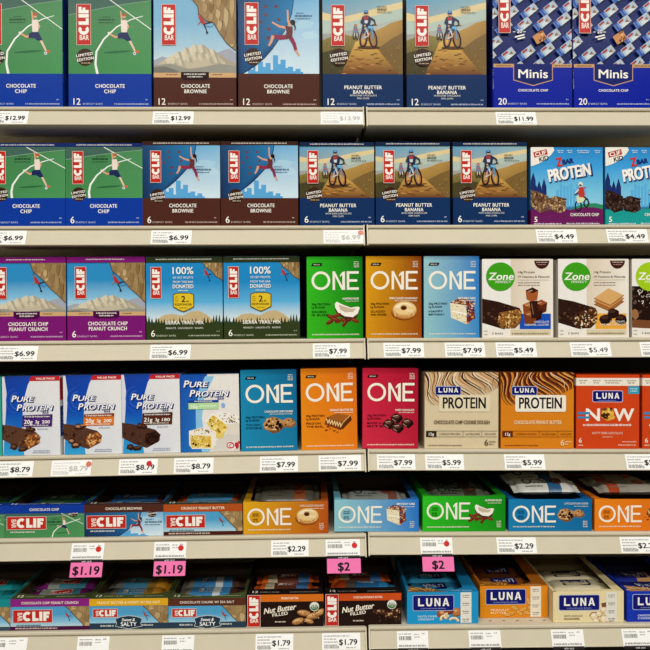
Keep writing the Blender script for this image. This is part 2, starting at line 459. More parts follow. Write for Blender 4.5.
def cyclist(a, x0, y0, x1, y1, fx, fy, s, tx, ty):
    a.part('artwork'); W, H = x1-x0, y1-y0
    a.quad4(x0, y0, x1, y1, '5a9cc0', '8fb4bc', 'ecd296', 'c9a468')
    P = lambda *q: [(x0+u*W, y0+v*H) for u, v in q]
    a.poly(P((0, .2), (.25, .26), (.5, .2), (.75, .12), (1, .06), (1, .2), (.7, .3), (.3, .38), (0, .42)), 'dfcb98')
    a.poly(P((0, .3), (.3, .33), (.62, .25), (1, .14), (1, .26), (.6, .38), (.2, .46), (0, .48)), 'b3c4b8')
    a.poly(P((.46, .6), (.6, .46), (.74, .4), (.86, .33), (1, .29), (1, 1), (.9, 1)), ['b08a48', 'b8924e', 'b48e4a', 'b48c48', 'ac8444', '5a4426', '6a502c'])
    a.poly(P((.7, .66), (.86, .54), (1, .46), (1, 1), (.88, 1)), '7a6034')
    a.poly(P((0, .56), (.14, .5), (.26, .48), (.42, .52), (.48, .6), (.3, 1), (0, 1)), ['86783e', '86783e', '8a7c42', '8e7e42', '6a5c30', '3e3620', '3e3620']); a.poly(P((0, .72), (.2, .66), (.34, .7), (.26, 1), (0, 1)), '4a4328')
    a.poly(P((.41, .58), (.5, .54), (.6, .58), (.76, .76), (.96, 1), (.22, 1), (.32, .8)), ['d9ae56', 'e4bc62', 'd9a850', 'a8743a', '6e4428', '6a4024', 'b0803c'])
    r = random.Random(11)
    for i in range(34):
        v = r.uniform(.66, .99); u = .5+(v-.5)*r.uniform(-.5, .8); a.blob(x0+W*u, y0+H*v, 1.1+v*1.6, .5, r.choice(['7a4c2a', 'c08a48', '5a3820', '8e5c30']), i, .3, 8)
    for i in range(46):
        left = i % 2; u = r.uniform(.02, .3) if left else r.uniform(.78, .98); v = r.uniform(.6, .98)
        a.line([(x0+W*u, y0+H*v), (x0+W*u+r.uniform(-.6, .6), y0+H*v-r.uniform(1, 2.2))], .6, r.choice(['6e6434', '9a8648', '3c3620'] if left else ['9a7c40', '6a5630', 'c4a058']), w1=.2)
    a.push(fx, fy, s)
    a.ell(2, 34, 12, 1.4, '5c3c22')
    for wx, wy, rx, ry, q in ((-3.6, 25, 3.4, 8.4, 6), (6.4, 25, 3.6, 9, -10)):
        for ww, col, k in ((1.9, '231c18', 0), (.55, 'b8653c', 1.5), (.3, '8a8478', 2.4)):
            pts = []
            for i in range(24):
                t = 6.283*i/24; X, Y = (rx-k*.6)*math.cos(t), (ry-k)*math.sin(t); q_ = math.radians(q); pts.append((wx+X*math.cos(q_)-Y*math.sin(q_), wy+X*math.sin(q_)+Y*math.cos(q_)))
            a.line(pts, ww, col, closed=True)
    a.line([(-3.6, 25), (-.4, 16), (5.2, 13.6), (6.4, 25)], 1.2, '5f9ec8'); a.line([(-.4, 16), (1.6, 22), (5.2, 13.6)], 1, 'd8dde0'); a.line([(-3.6, 25), (1.6, 22)], .9, 'd8dde0')
    limb(a, [(-3.4, 11), (-4.4, 16.5), (-3, 21.5)], 2.6, '27304a', 1.6); limb(a, [(-3, 20), (-2.4, 24)], 1.5, 'd6a882', 1.3); limb(a, [(-.6, 11), (3.6, 15.4), (1.8, 20)], 2.7, '27304a', 1.6); limb(a, [(1.9, 19), (1.5, 23.4)], 1.5, 'd6a882', 1.3)
    a.poly([(-4.6, 2.4), (2.6, 1.8), (4.6, 5), (3.2, 12), (-3.8, 12.6), (-5.4, 7)], '26324e'); a.poly([(-3.6, 3), (1.8, 2.6), (1.2, 5.6), (-2.8, 5.8)], 'b03a34'); a.poly([(-2.6, 6.4), (1.2, 6.2), (.8, 9.4), (-2.2, 9.4)], 'cfd6da')
    limb(a, [(3.4, 3.6), (8, 6.4), (9, 10.6)], 1.9, '303a56', 1.4); limb(a, [(-4, 3.6), (-6, 8), (-1.6, 11.6)], 1.9, '303a56', 1.4)
    a.line([(-2.4, 12), (4.6, 11.6), (10.4, 10)], 1, '1e2026'); a.blob(10.4, 10.2, 1, .9, 'd6a882', 3); a.blob(-2, 11.8, 1, .9, 'd6a882', 4); a.blob(4, 13.4, 2.8, 1.5, '6fb2de', 5)
    a.ell(-.8, -.6, 1.9, 2.3, 'd0a27e'); a.ell(-.8, -1.9, 2.5, 2, '2c6ca6'); a.ell(-.8, -2.6, 1.5, .8, '6aa6d2'); a.ell(-.8, -.7, 2.1, .7, '1c2433')
    a.push(-12, 14, .66)
    for wx in (-2, 3): a.arc(wx, 12, 2, 5.4, 0, 360, 1.3, '3a2c24')
    a.poly([(-3, -1), (2.6, -1), (3.6, 4), (3, 8), (-3, 8)], '6d7fa0'); limb(a, [(-2, 2), (4, 4)], 1.8, 'c8503e'); limb(a, [(-2, 8), (-1, 13)], 1.8, 'd8cfc4'); limb(a, [(2, 8), (2.4, 13)], 1.8, 'd8cfc4'); a.ell(0, -3.4, 2.2, 2.2, 'a8332c'); a.ell(0, -2.6, 1.6, 1, 'd6a882')
    a.pop(); a.pop()
    a.micro(tx, ty, tx+9, 1.1, '3a3426'); a.micro(tx, ty+2.1, tx+9.5, 2.1, '241f18', 4); a.micro(tx, ty+5.4, tx+15, 1.1, '4a4434', 7)
def cliff(a, x0, y0, x1, y1, pts, fx, fy, s, mount, sky=('4aa0d0', 'b8d8e6'), dark='6b5238'):
    a.part('artwork'); a.vgrad(x0, y0, x1, y1, [sky[0], sky[0], sky[1], 'dfe8e6'])
    W, H = x1-x0, y1-y0
    if mount:
        m0 = y0+mount*H; d = y1-m0
        Q = lambda *q: [(x0+u*W, m0+v*d) for u, v in q]
        a.poly(Q((0, .55), (.1, .42), (.2, .48), (.32, .34), (.5, .3), (.7, .38), (.84, .2), (.92, .14), (1, .3), (1, 1), (0, 1)), 'a3a8b2')
        R = [(.06, .66), (.14, .52), (.2, .4), (.24, .36), (.29, .24), (.33, .28), (.38, .1), (.42, .16), (.46, .06), (.5, -.02), (.53, .08), (.58, .0), (.62, .05), (.67, .17), (.72, .16), (.77, .3), (.83, .36), (.88, .5), (.95, .6), (1, .66)]
        a.poly(Q(*R, (1, 1), (.05, 1)), 'c3b89e')
        for i in range(1, len(R)-1):
            (u, v), (u2, v2) = R[i], R[i+1]; dn = .22+.1*(i % 3)
            a.poly(Q((u, v), (u2, v2), (u2+.025, v2+dn), (u+.03, v+dn*.7)), 'aca28f' if v2 > v else 'd6ccb2')
            a.poly(Q((u, v+.3), (u+.03, v+.26), (u+.06, v+.5), (u+.02, v+.46)), 'b0a68f' if i % 2 else 'd2c7ac')
        a.poly(Q((0, .74), (.2, .66), (.42, .84), (.6, .78), (.8, .66), (1, .74), (1, 1.05), (0, 1.05)), '98968a')
        a.poly(Q((0, .8), (.14, .76), (.3, .92), (.3, 1.05), (0, 1.05)), '77756c')
    a.poly(pts, '9a7e54')
    r = random.Random(int(x1)); tx = [p[0] for p in pts]; ty = [p[1] for p in pts]
    x0c, x1c, y0c, y1c = min(tx), max(tx), min(ty), max(ty)
    def edge(x):                                                         # the overhang's lower outline
        best = y1c
        for (ax, ay), (bx, by) in zip(pts, pts[1:]):
            if ax <= x <= bx and bx > ax: best = ay+(by-ay)*(x-ax)/(bx-ax); break
        return best
    n = 6 if s > .55 else 3
    for i in range(n):
        X = x0c+(x1c-x0c)*(i+r.uniform(.25, .75))/n; Y = edge(X); w = (x1c-x0c)/n
        k = 0.0
        while k < .92:
            q = min(k+r.uniform(.25, .6), .97); t0, t1 = y0c+(Y-y0c)*k, y0c+(Y-y0c)*q; j = r.uniform(-.3, .3)*w
            a.poly([(X+j-.1*w, t0), (X+w*.5+j, t0+(t1-t0)*.25), (X+w*.42+j, t0+(t1-t0)*.7), (X+.1*w+j, t1), (X-w*.22+j, t0+(t1-t0)*.6)], r.choice(['ae9263', 'a48859', 'ba9f70', '86693f', '8e7349', 'c0a678']))
            a.line([(X+w*.5+j, t0+(t1-t0)*.1), (X+w*.46+j, t0+(t1-t0)*.6), (X+w*.14+j, t1)], .75*max(s, .6), r.choice([dark, '5a4630', '46372a']), w1=.15)
            k = q
    e = [p for p in pts if p[0] < x1-.5 or p[1] > y0+H*.3]
    a.line([p for p in pts if not (p[0] >= x1-.3 and p[1] <= y0+.3)], .6, '4d3b28')
    a.push(fx, fy, s)
    a.line([(-1.5, -8), (-.5, -2), (2, 6)], .5, '5a3a2e'); a.line([(4, 8), (12, 10), (16, 7)], .5, '3a78b0')
    limb(a, [(0, 0), (-2, -4.5)], 1.3, '7d4a38'); limb(a, [(2, 2), (-2.4, 8)], 1.1, 'bb7a5a'); limb(a, [(5, 6.5), (12, 5)], 1.5, '2a2c34'); limb(a, [(4.6, 7.5), (7, 12), (7.6, 15)], 1.4, '2a2c34')
    a.poly([(-1.6, -1.2), (1.4, -1.6), (6.5, 5.4), (4.4, 8), (1, 5)], 'b5322c'); a.ell(-.6, -2, 1.2, 1.3, 'a06a50'); a.blob(8, 16, 1.4, 1.2, '2a2c34', 3)
    a.pop()
def tan_strip(a, x0, x1, y0, y1, lab, w):
    a.part('claim_strip'); a.rect(x0, y0, x1, y1, 'd2a877')
    a.micro(x0+.15*w, y0+.9, x0+.29*w, 1.4, '5a4630', 2); a.micro(x0+.71*w, y0+.9, x0+.83*w, 1.4, '5a4630', 4)
    a.poly([(x0+.33*w, y0-.8), (x0+.67*w, y0-.8), (x0+.67*w, y1+.8), (x0+.63*w, y1+2.8), (x0+.37*w, y1+2.8), (x0+.33*w, y1+.8)], lab)
    a.micro(x0+.37*w, y0+.4, x0+.63*w, 1.5, WHITE, 5); a.micro(x0+.41*w, y0+2.9, x0+.59*w, 1.5, WHITE, 6)
def strip(a, w, h, col, ink='e8e2d4', x0=.14, x1=.86, part='top_strip'):
    a.part(part); a.rect(0, 0, w, h, col); a.micro(w*x0, h*.3, w*x1, 1.3, ink, 9)

# ---- foods printed on the cartons
def coconut(a, x, y, s):
    a.push(x, y, s)
    a.poly([(8, 1), (31, 7), (32.5, 9), (31, 15), (27, 19), (19, 18), (11, 14), (8, 8)], '4a2c1c')
    a.poly([(8, 2), (10, 0), (16, 3), (24, 6), (31, 5), (33, 6), (31, 12), (26, 15.5), (18, 14.6), (11, 10.6), (8.4, 6)], 'f4efe2')
    a.poly([(12, 3), (24, 7), (29.5, 7), (26, 10.5), (18, 10.6), (13, 7.6)], 'c9b79a')
    for i, (u, v, r) in enumerate(((4, 15, 20), (10, 13.6, -18), (3, 20, -30), (12, 19, -24), (20, 18.6, -8), (28, 18.6, 24), (18, 21, -60), (8, 17.5, 10))):
        a.ell(u, v, 4.6, 2, '6e2a1c' if i % 2 else '5a2016', rot=r); a.ell(u-.6, v-.6, 2.8, .7, '94452c', rot=r)
    a.pop()
def donut(a, x, y, s):
    a.push(x, y, s)
    a.ell(14, 12.6, 14, 8.6, '7a3a18'); a.ell(14.4, 11.6, 13.6, 8.4, 'b06a2c'); a.ell(14.6, 9.4, 13.2, 8.8, 'd9a864'); a.ell(14.6, 8, 12, 7, 'e9c98c')
    a.blob(9, 6, 4.4, 2, 'f4e0b4', 4, .2); a.blob(20, 10.6, 4, 1.6, 'f0d6a2', 6, .2); a.arc(14.4, 8.6, 9.2, 5.6, 190, 330, 1.1, 'f8ebcc', 14); a.arc(14.4, 9.4, 11.6, 7.4, 20, 150, 1.2, 'c48c48', 14); a.ell(13.6, 7.4, 3.5, 2.6, '8a5426'); a.ell(13.8, 7.9, 2.7, 1.8, '43220f')
    for i in range(5): limb(a, [(4+i*5, 12.5+1.4*math.sin(i)), (4.4+i*5, 16+.8*math.cos(i*2))], 1.8, 'e3bd80', 1)
    a.pop()
def cake(a, x, y, s):
    a.push(x, y, s)
    a.poly([(0, 3), (10, -2), (26, 1), (27, 19), (18, 26), (1, 19)], '6a2c2a')
    a.poly([(0, 3), (18, 6), (18, 26), (1, 19)], 'e9ddb9'); a.poly([(1, 10.6), (18, 14.4), (18, 16.2), (1, 12.2)], 'f7f2e2')
    a.specks([(1, 4), (17.5, 7), (17.5, 25), (1.6, 18)], 30, ['b09a78', '8a7a9a', 'c07a6a', '9a8a60'], .7, 3)
    a.specks([(18.5, 6), (26.5, 1.5), (27, 19), (18.5, 25.5)], 70, ['c04a44', 'e0c8b8', '7a2024', '3a5a8a', 'd8a04a', '5c1c20'], 1.5, 4)
    a.specks([(1, 2.6), (10, -1.6), (25.5, 1), (18, 5.4)], 40, ['c04a44', 'e0c8b8', '7a2024', '4a6a9a', 'd8a04a'], 1.3, 5)
    a.pop()
def cookie(a, x, y, s):
    a.push(x, y, s)
    a.blob(27, 9, 8, 5.4, '8a5a30', 8, .12); a.blob(26.6, 8, 7.2, 4.4, 'b98450', 9, .14); a.specks([(21, 5), (33, 5), (33, 11), (21, 11)], 9, ['2a1610', '3a2014', 'd8aa74'], 1.5, 8)
    a.blob(10.5, 11, 11, 8.6, '7a4e28', 3, .1); a.blob(10.5, 9.6, 10.4, 7.8, 'bd8a54', 4, .12)
    a.specks([(2, 5), (10, 1.5), (19, 5), (20, 13), (11, 16.5), (2, 13)], 20, ['d9ae78', '8f6034', 'e6c08c'], 2, 3)
    a.specks([(3, 5), (11, 2.5), (18, 6), (19, 13), (10, 16), (3, 12)], 16, ['1f120e', '2c1810', '160c0a'], 2.5, 12)
    a.pop()
def pb_cup(a, x, y, s):
    a.push(x, y, s)
    a.poly([(3, 4), (14, 0), (28, 2.6), (29, 7), (20, 16), (17, 17), (1, 11)], '5e2a12')
    a.poly([(3, 4), (14, 0), (28, 2.6), (18, 9.4)], 'a05c22'); a.poly([(2.6, 4.6), (17.6, 10), (17, 16.4), (1.4, 11)], '7c3c16')
    for i in range(6): a.line([(3+i*2.8, 5+i*.9), (4.5+i*2.6, 9.6+i*.8), (6.4+i*2.6, 5.6+i*.9)], 1.1, 'ecc98a')
    for i in range(5): a.line([(19+i*1.8, 10.6-i*1.8), (22+i*1.4, 7-i*1.2)], .9, 'd9a860')
    for i, (u, v) in enumerate(((-1, 14), (2.6, 17), (7, 15.6), (11, 17.6), (14, 19), (4.6, 13.4))): a.blob(u, v, 1.5, .9, '7a3212' if i % 2 else 'b4661f', i+1, .3)
    a.pop()
def choc_squares(a, x, y, s):
    a.push(x, y, s)
    for k, (u, v, q) in enumerate(((19, 3, 1), (0, 4, 1), (8, -2, 1), (9, 8, 1))):
        a.push(u, v, q); a.poly([(0, 4), (5, 0), (12, 2.6), (13, 6.4), (8, 11), (1, 7.6)], '1d0e0c'); a.poly([(0, 4), (5, 0), (12, 2.6), (7.6, 7)], '44221c'); a.poly([(0, 4), (7.6, 7), (8, 11), (1, 7.6)], '2e1512')
        a.line([(3, 3.4), (8, 2.6)], .8, 'c9a890'); a.line([(4, 5), (9, 3.8)], .5, '8a6456'); a.line([(2, 6), (5.6, 8.6)], .7, 'b0907c'); a.pop()
    a.pop()
def bar_end(a, P, E, top, body, nuts, seed=1, n=60):
    """a cut bar: P its coated side, E its cut end"""
    a.poly(P, body); xs = [p[0] for p in P]; ys = [p[1] for p in P]
    a.specks(P, 26, top, 2.0, seed)
    a.poly(E, nuts[0]); a.specks(E, n, nuts[1:], 1.5, seed+1)
def one_word(a, x, y, w, h, col='f4eedd', t=2.2):
    """thin geometric capitals; the middle letter carries a flag like a figure one"""
    k = w/48.5; a.push(x, y)
    r = h/2; a.arc(9.6*k, r, 9.6*k-t/2, r-t/2, 0, 360, t, col, 30)
    X = 21.6*k; a.rect(X, 0, X+t, h, col); a.poly([(X, 0), (X+t*.9, 0), (X+11.6*k+t*.2, h), (X+11.6*k-t*.9, h)], col)
    X2 = X+11.4*k; a.poly([(X2-t*.55, h*.05), (X2+t*.55, 0), (X2+t*.55, h), (X2-t*.55, h)], col); a.poly([(X2-t*.5, h*.04), (X2-t*.5, h*.2), (X2-t*1.5, h*.3), (X2-t*1.5, h*.2)], col)
    X = 36.2*k; a.rect(X, 0, X+t, h, col); a.rect(X, 0, w, t, col); a.rect(X, h-t, w, h, col); a.rect(X, h/2-t/2, w-1.6*k, h/2+t/2, col)
    a.pop()
def luna_plate(a, x0, y0, x1, y1, part='logo', edge='b9c3e6', tag_line=True):
    a.part(part); a.rrect(x0, y0, x1, y1, 1.8, edge); a.rrect(x0+.55, y0+.55, x1-.55, y1-.55, 1.4, '161a6e')
    W, H = x1-x0, y1-y0; h = H*.5; t = h*.2; X = x0+W*.13; w = W*.145; g = W*.05; y = y0+H*.2
    a.rect(X, y, X+t*1.1, y+h, WHITE); a.rect(X, y+h-t, X+w, y+h, WHITE); X += w+g
    a.line([(X+t/2, y), (X+t/2, y+h*.62), (X+w*.2+t*.3, y+h-t*.55), (X+w*.5, y+h-t/2), (X+w*.8-t*.3, y+h-t*.55), (X+w-t/2, y+h*.62), (X+w-t/2, y)], t*1.1, WHITE); X += w+g*1.1
    a.rect(X, y, X+t, y+h, WHITE); a.rect(X+w-t, y, X+w, y+h, WHITE); a.poly([(X, y), (X+t*1.1, y), (X+w, y+h), (X+w-t*1.1, y+h)], WHITE); X += w+g
    w *= 1.12; a.poly([(X+w/2-t*.6, y), (X+w/2+t*.6, y), (X+w, y+h), (X+w-t*1.15, y+h), (X+w/2, y+t*1.2), (X+t*1.15, y+h), (X, y+h)], WHITE); a.rect(X+w*.24, y+h*.62, X+w*.76, y+h*.62+t*.8, WHITE)
    if tag_line: a.micro(x0+W*.2, y1-H*.19, x1-W*.2, H*.07, '8d98d8', 3)

# ---------------------------------------------------------------- energy bar boxes
def box_root(kind): return empty(kind)
def std_box(draw, w, h, d, col, bands=(), top=None, side=None, kind='energy_bar_box'):
    r = box_root(kind); carton(r, w, h, d, col, bands, top)
    a = Art(w, h); draw(a, w, h); finish(r, a, h)
    if side: side(r, w, h, d)
    return r
BLUE, BROWN, NAVY, PLUM, OLIVE = '123a9c', '4f2a20', '16325e', '7c1a72', '3b4424'

def soccer12(a, w, h):
    soccer(a, 0, 4, w, 79.5, ([(37, 5), (82, 36.5)], [(28.5, 79.6), (26.6, 70), (27.6, 58), (35, 46), (48, 34), (62, 27), (74, 23.5)]), 55, 22.8, 1, 30, 24)
    strip(a, w, 4, '16306e'); a.part('flavor_band'); a.rect(0, 79.5, w, h, BLUE)
    badge(a, 16.5, 63.5, 8.6); clif_logo(a, 8, 12.2, 22.4, 51.8)
    title(a, ('CHOCOLATE', 'CHIP'), 41, 93, 3.7, 5.2, (29, 11.5)); count(a, 12, h, w)
def soccer6(a, w, h):
    soccer(a, 0, 3.6, w, 53, ([(38, 4), (76.5, 24.5)], [(23.5, 53.1), (23, 47), (24.5, 40), (31, 31), (42, 22.6), (54, 18), (65, 15)]), 48.5, 11.6, .86, 26.5, 12)
    strip(a, w, 3.6, '142a66'); a.part('flavor_band'); a.rect(0, 53, w, h, BLUE)
    badge(a, 12.8, 49.5, 7); clif_logo(a, 6.6, 7.8, 17.6, 39.6)
    title(a, ('CHOCOLATE', 'CHIP'), 37.5, 62.4, 3.6, 5.1, (26.5, 11)); count(a, 6, h, w)
def cliffbrown12(a, w, h):
    cliff(a, 0, 4, w, 79, [(38, 4), (40, 9), (44, 14), (45, 21), (52, 28), (60, 30), (65, 39), (73, 50), (78, 54), (w, 57), (w, 4)], 46, 25, .9, .62, ('7fb4d2', 'a9cadb'))
    strip(a, w, 4, BROWN); a.part('flavor_band'); a.rect(0, 83, w, h, BROWN); tan_strip(a, 0, w, 78.5, 83, '2a1814', w)
    clif_logo(a, 8, 12.2, 22.4, 51.8)
    title(a, ('CHOCOLATE', 'BROWNIE'), 41.5, 93, 3.7, 5.2, (28.5, 22)); count(a, 12, h, w, dim='cbb8ac')
WB = [(.69, 0), (.68, .1), (.66, .23), (.62, .34), (.57, .45), (.5, .56), (.42, .68), (.33, .79), (.22, .89), (.12, .96), (.05, 1)]
def wall12(a, w, h):
    wall_climber(a, 0, 4, w, 79, WB, 54, 30, 1, 57, 19.5, 19)
    strip(a, w, 4, BROWN); a.part('flavor_band'); a.rect(0, 79, w, h, BROWN)
    badge(a, 15, 62.5, 8.6); clif_logo(a, 6.6, 10, 20.4, 51)
    title(a, ('CHOCOLATE', 'BROWNIE'), 40, 93, 3.7, 5.2, (28.5, 22)); count(a, 12, h, w, dim='cbb8ac')
def wall6(a, w, h):
    wall_climber(a, 0, 3.6, w, 55, WB[:-2]+[(.2, 1)], 51.5, 15, .74, 52, 24, 18)
    strip(a, w, 3.6, '3a2019'); a.part('flavor_band'); a.rect(0, 55, w, h, BROWN)
    badge(a, 15, 53, 7.2); clif_logo(a, 7.8, 9, 18.6, 40)
    title(a, ('CHOCOLATE', 'BROWNIE'), 40, 63.8, 3.6, 5.1, (27, 20.5)); count(a, 6, h, w, dim='cbb8ac')
def bike12(a, w, h):
    cyclist(a, 0, 4, w, 79.5, 44.5, 21, .95, 55, 13)
    strip(a, w, 4, NAVY); a.part('flavor_band'); a.rect(0, 79.5, w, h, NAVY)
    badge(a, 16.5, 63, 8.8); clif_logo(a, 8.6, 12.2, 22.2, 52.2)
    title(a, ('PEANUT BUTTER', 'BANANA'), 40.5, 94, 3.6, 4.6, (37.5, 20)); title(a, ('WITH DARK CHOCOLATE', 'MINI CHIPS'), 40.5, 101, 1.7, 2.8, (27, 12)); count(a, 12, h, w)
def bike6(a, w, h):
    cyclist(a, 0, 3.6, w, 54, 36.5, 11, .92, 52, 12)
    strip(a, w, 3.6, '122648'); a.part('flavor_band'); a.rect(0, 54, w, h, NAVY)
    badge(a, 14.5, 51, 7.6); clif_logo(a, 7.8, 8, 18.8, 40)
    title(a, ('PEANUT BUTTER', 'BANANA'), 38.5, 63, 3.5, 4.5, (36, 18.5)); title(a, ('WITH DARK CHOCOLATE', 'MINI CHIPS'), 38.5, 70, 1.6, 2.6, (26, 11)); count(a, 6, h, w)
def minis(a, w, h):
    a.part('artwork'); a.rect(0, 0, w, 72, '142262')
    r = random.Random(5)
    for i in range(-2, 5):
        for j in range(-1, 7):
            x, y = i*19.6+j*1.6+(0 if j % 2 else -8)-4, j*13.6+i*-2.2+9
            if 14 < x < 52 and 32 < y < 50 and not x > 48: continue
            a.push(x, y, .78, -38)
            a.rrect(-11.5, -5, 11.5, 5, .8, '2f55a4'); a.rect(-11.5, -5, -9.6, 5, '5272b4'); a.rect(-7, -3, -5.8, 2.6, '7f9ccb')
            a.poly([(-5, -5.2), (8.2, -5.2), (8.2, 5.2), (-5, 5.2)], 'a9c0d0'); a.poly([(-2, 0), (7.6, 0), (7.6, 5), (-2, 5)], 'd2d9da'); a.rect(-4, -4.4, 3.8, -1.8, 'a8382f'); a.poly([(3, 1), (8, -1), (8, 4)], '8a6a44'); a.rect(8.2, -5, 11.5, 5, 'b4bac4')
            a.pop()
    a.push(47, 44, 1, -32); a.rrect(-6, -4.6, 6, 4.6, 1, 'c98a50'); a.specks([(-5, -4), (5, -4), (5, 4), (-5, 4)], 14, ['8a4e26', 'e0ac74', '6a3418'], 1.6, 2); a.pop()
    a.part('claim_lettering'); a.text('20', 26.5, 40, 3.6, WHITE, bold=.03); a.micro(20, 38, 23, 1.2, WHITE); a.micro(30, 38, 33, 1.2, WHITE)
    a.push(27, 44, 1, -14); a.rect(-5, -2, 5, -.6, WHITE); a.rect(-3, .6, 5, 1.8, WHITE); a.pop()
    a.part('flavor_band'); a.rect(0, 71.5, w, h, '10229a')
    a.part('claim_strip'); a.rect(0, 70, w, 73.4, 'c79a6a'); a.micro(3, 70.9, 18, 1.5, '4a3826'); a.micro(62, 70.9, 78, 1.5, '4a3826')
    a.part('name_plate'); a.poly([(20, 70), (60, 70), (60, 86), (40, 91.5), (20, 86)], 'c79a6a'); a.poly([(20.8, 70), (59.2, 70), (59.2, 85.4), (40, 90.6), (20.8, 85.4)], '15226a')
    a.text('Minis', 40, 83.6, 8.4, WHITE, w=29.5, bold=.04)
    title(a, ('CHOCOLATE CHIP',), 40, 96.8, 2.4, 4, (30,)); count(a, 20, h, w)
    clif_logo(a, 5.4, -4, 17.4, 40)
def plum6(a, w, h):
    cliff(a, 0, 5.6, w, 57, [(42, 5.6), (45, 14), (50, 18), (57, 25), (62, 31), (70, 38), (w, 45), (w, 5.6)], 46.5, 20.5, .8, .62, ('2f8cc2', '86bfdd'))
    strip(a, w, 5.6, PLUM, x0=.24, x1=.74); a.part('flavor_band'); a.rect(0, 57.6, w, h, PLUM); tan_strip(a, 0, w, 54, 57.8, '4a1242', w)
    clif_logo(a, 7.6, 9.6, 19, 41)
    title(a, ('CHOCOLATE CHIP', 'PEANUT CRUNCH'), 40, 67.2, 3.6, 5, (39, 37.5)); count(a, 6, h, w, dim='d6b4d2')
def sierra6(a, w, h):
    cliff(a, 0, 5.6, w, 64, [(56, 5.6), (60, 11), (65, 14), (70, 20), (76, 23), (w, 25), (w, 5.6)], 58.5, 14, .6, 0, ('2388c4', '5cb0dc'), 'a3714f')
    a.part('artwork')
    a.poly([(10, 62), (18, 57), (26, 56), (36, 58), (44, 54), (52, 53), (60, 57), (66, 62), (66, 66), (10, 66)], 'c6b083')
    r = random.Random(8)
    for i in range(26):
        x = i*3.05+r.uniform(-.6, .6); t = 61.5+2*abs(math.sin(i*.8))-r.uniform(0, 3.4)-(3 if i < 4 or i > 21 else 0)
        a.poly([(x-2, 68), (x, t), (x+2, 68)], '2f3d22' if i % 2 else '3a4626')
    a.part('flavor_band'); a.rect(0, 65, w, h, '333e20')
    strip(a, w, 5.6, '2f3a22', x0=.13, x1=.86); clif_logo(a, 4.6, 9.8, 15.2, 41)
    a.part('claim_lettering'); a.text('100%', 36.8, 17, 7, WHITE, w=20.5, bold=.03); a.text('OF NET PROFITS', 36.8, 21.6, 2.2, WHITE, w=20, bold=.03); a.text('FROM THIS BAR', 36.8, 25.8, 2.2, WHITE, w=20, bold=.03); a.text('DONATED', 36.8, 31, 3.7, WHITE, w=20.5, bold=.04); a.micro(32, 32.6, 42, 1.2, WHITE)
    a.part('badge'); a.poly([(26.6, 37), (31, 35.4), (43, 35.4), (47.6, 37), (47.6, 49.5), (42, 52.5), (37, 54.5), (32, 52.5), (26.6, 49.5)], '5a4a18'); a.poly([(27.4, 37.6), (31.2, 36.2), (43, 36.2), (46.8, 37.6), (46.8, 49), (41.6, 51.8), (37, 53.6), (32.4, 51.8), (27.4, 49)], 'e2c02c')
    a.text('2', 37, 44.6, 6, '2a2410', bold=.05); a.micro(40, 43, 43.6, 1.6, '2a2410'); [a.micro(29, 38.8+i*2, 32, 1.2, '6a5818', i+1) for i in range(3)]; a.text('RESPONDER', 37, 48, 2.1, '2a2410', w=17, bold=.04); a.micro(33, 49.6, 41.5, 1.2, '6a5818')
    title(a, ('SIERRA TRAIL MIX',), 38, 66.4, 3.5, 4.5, (38,)); title(a, ('PEANUTS · CHOCOLATE · RAISINS',), 38, 71, 1.7, 3, (37,)); count(a, 6, h, w, dim='c6caae')
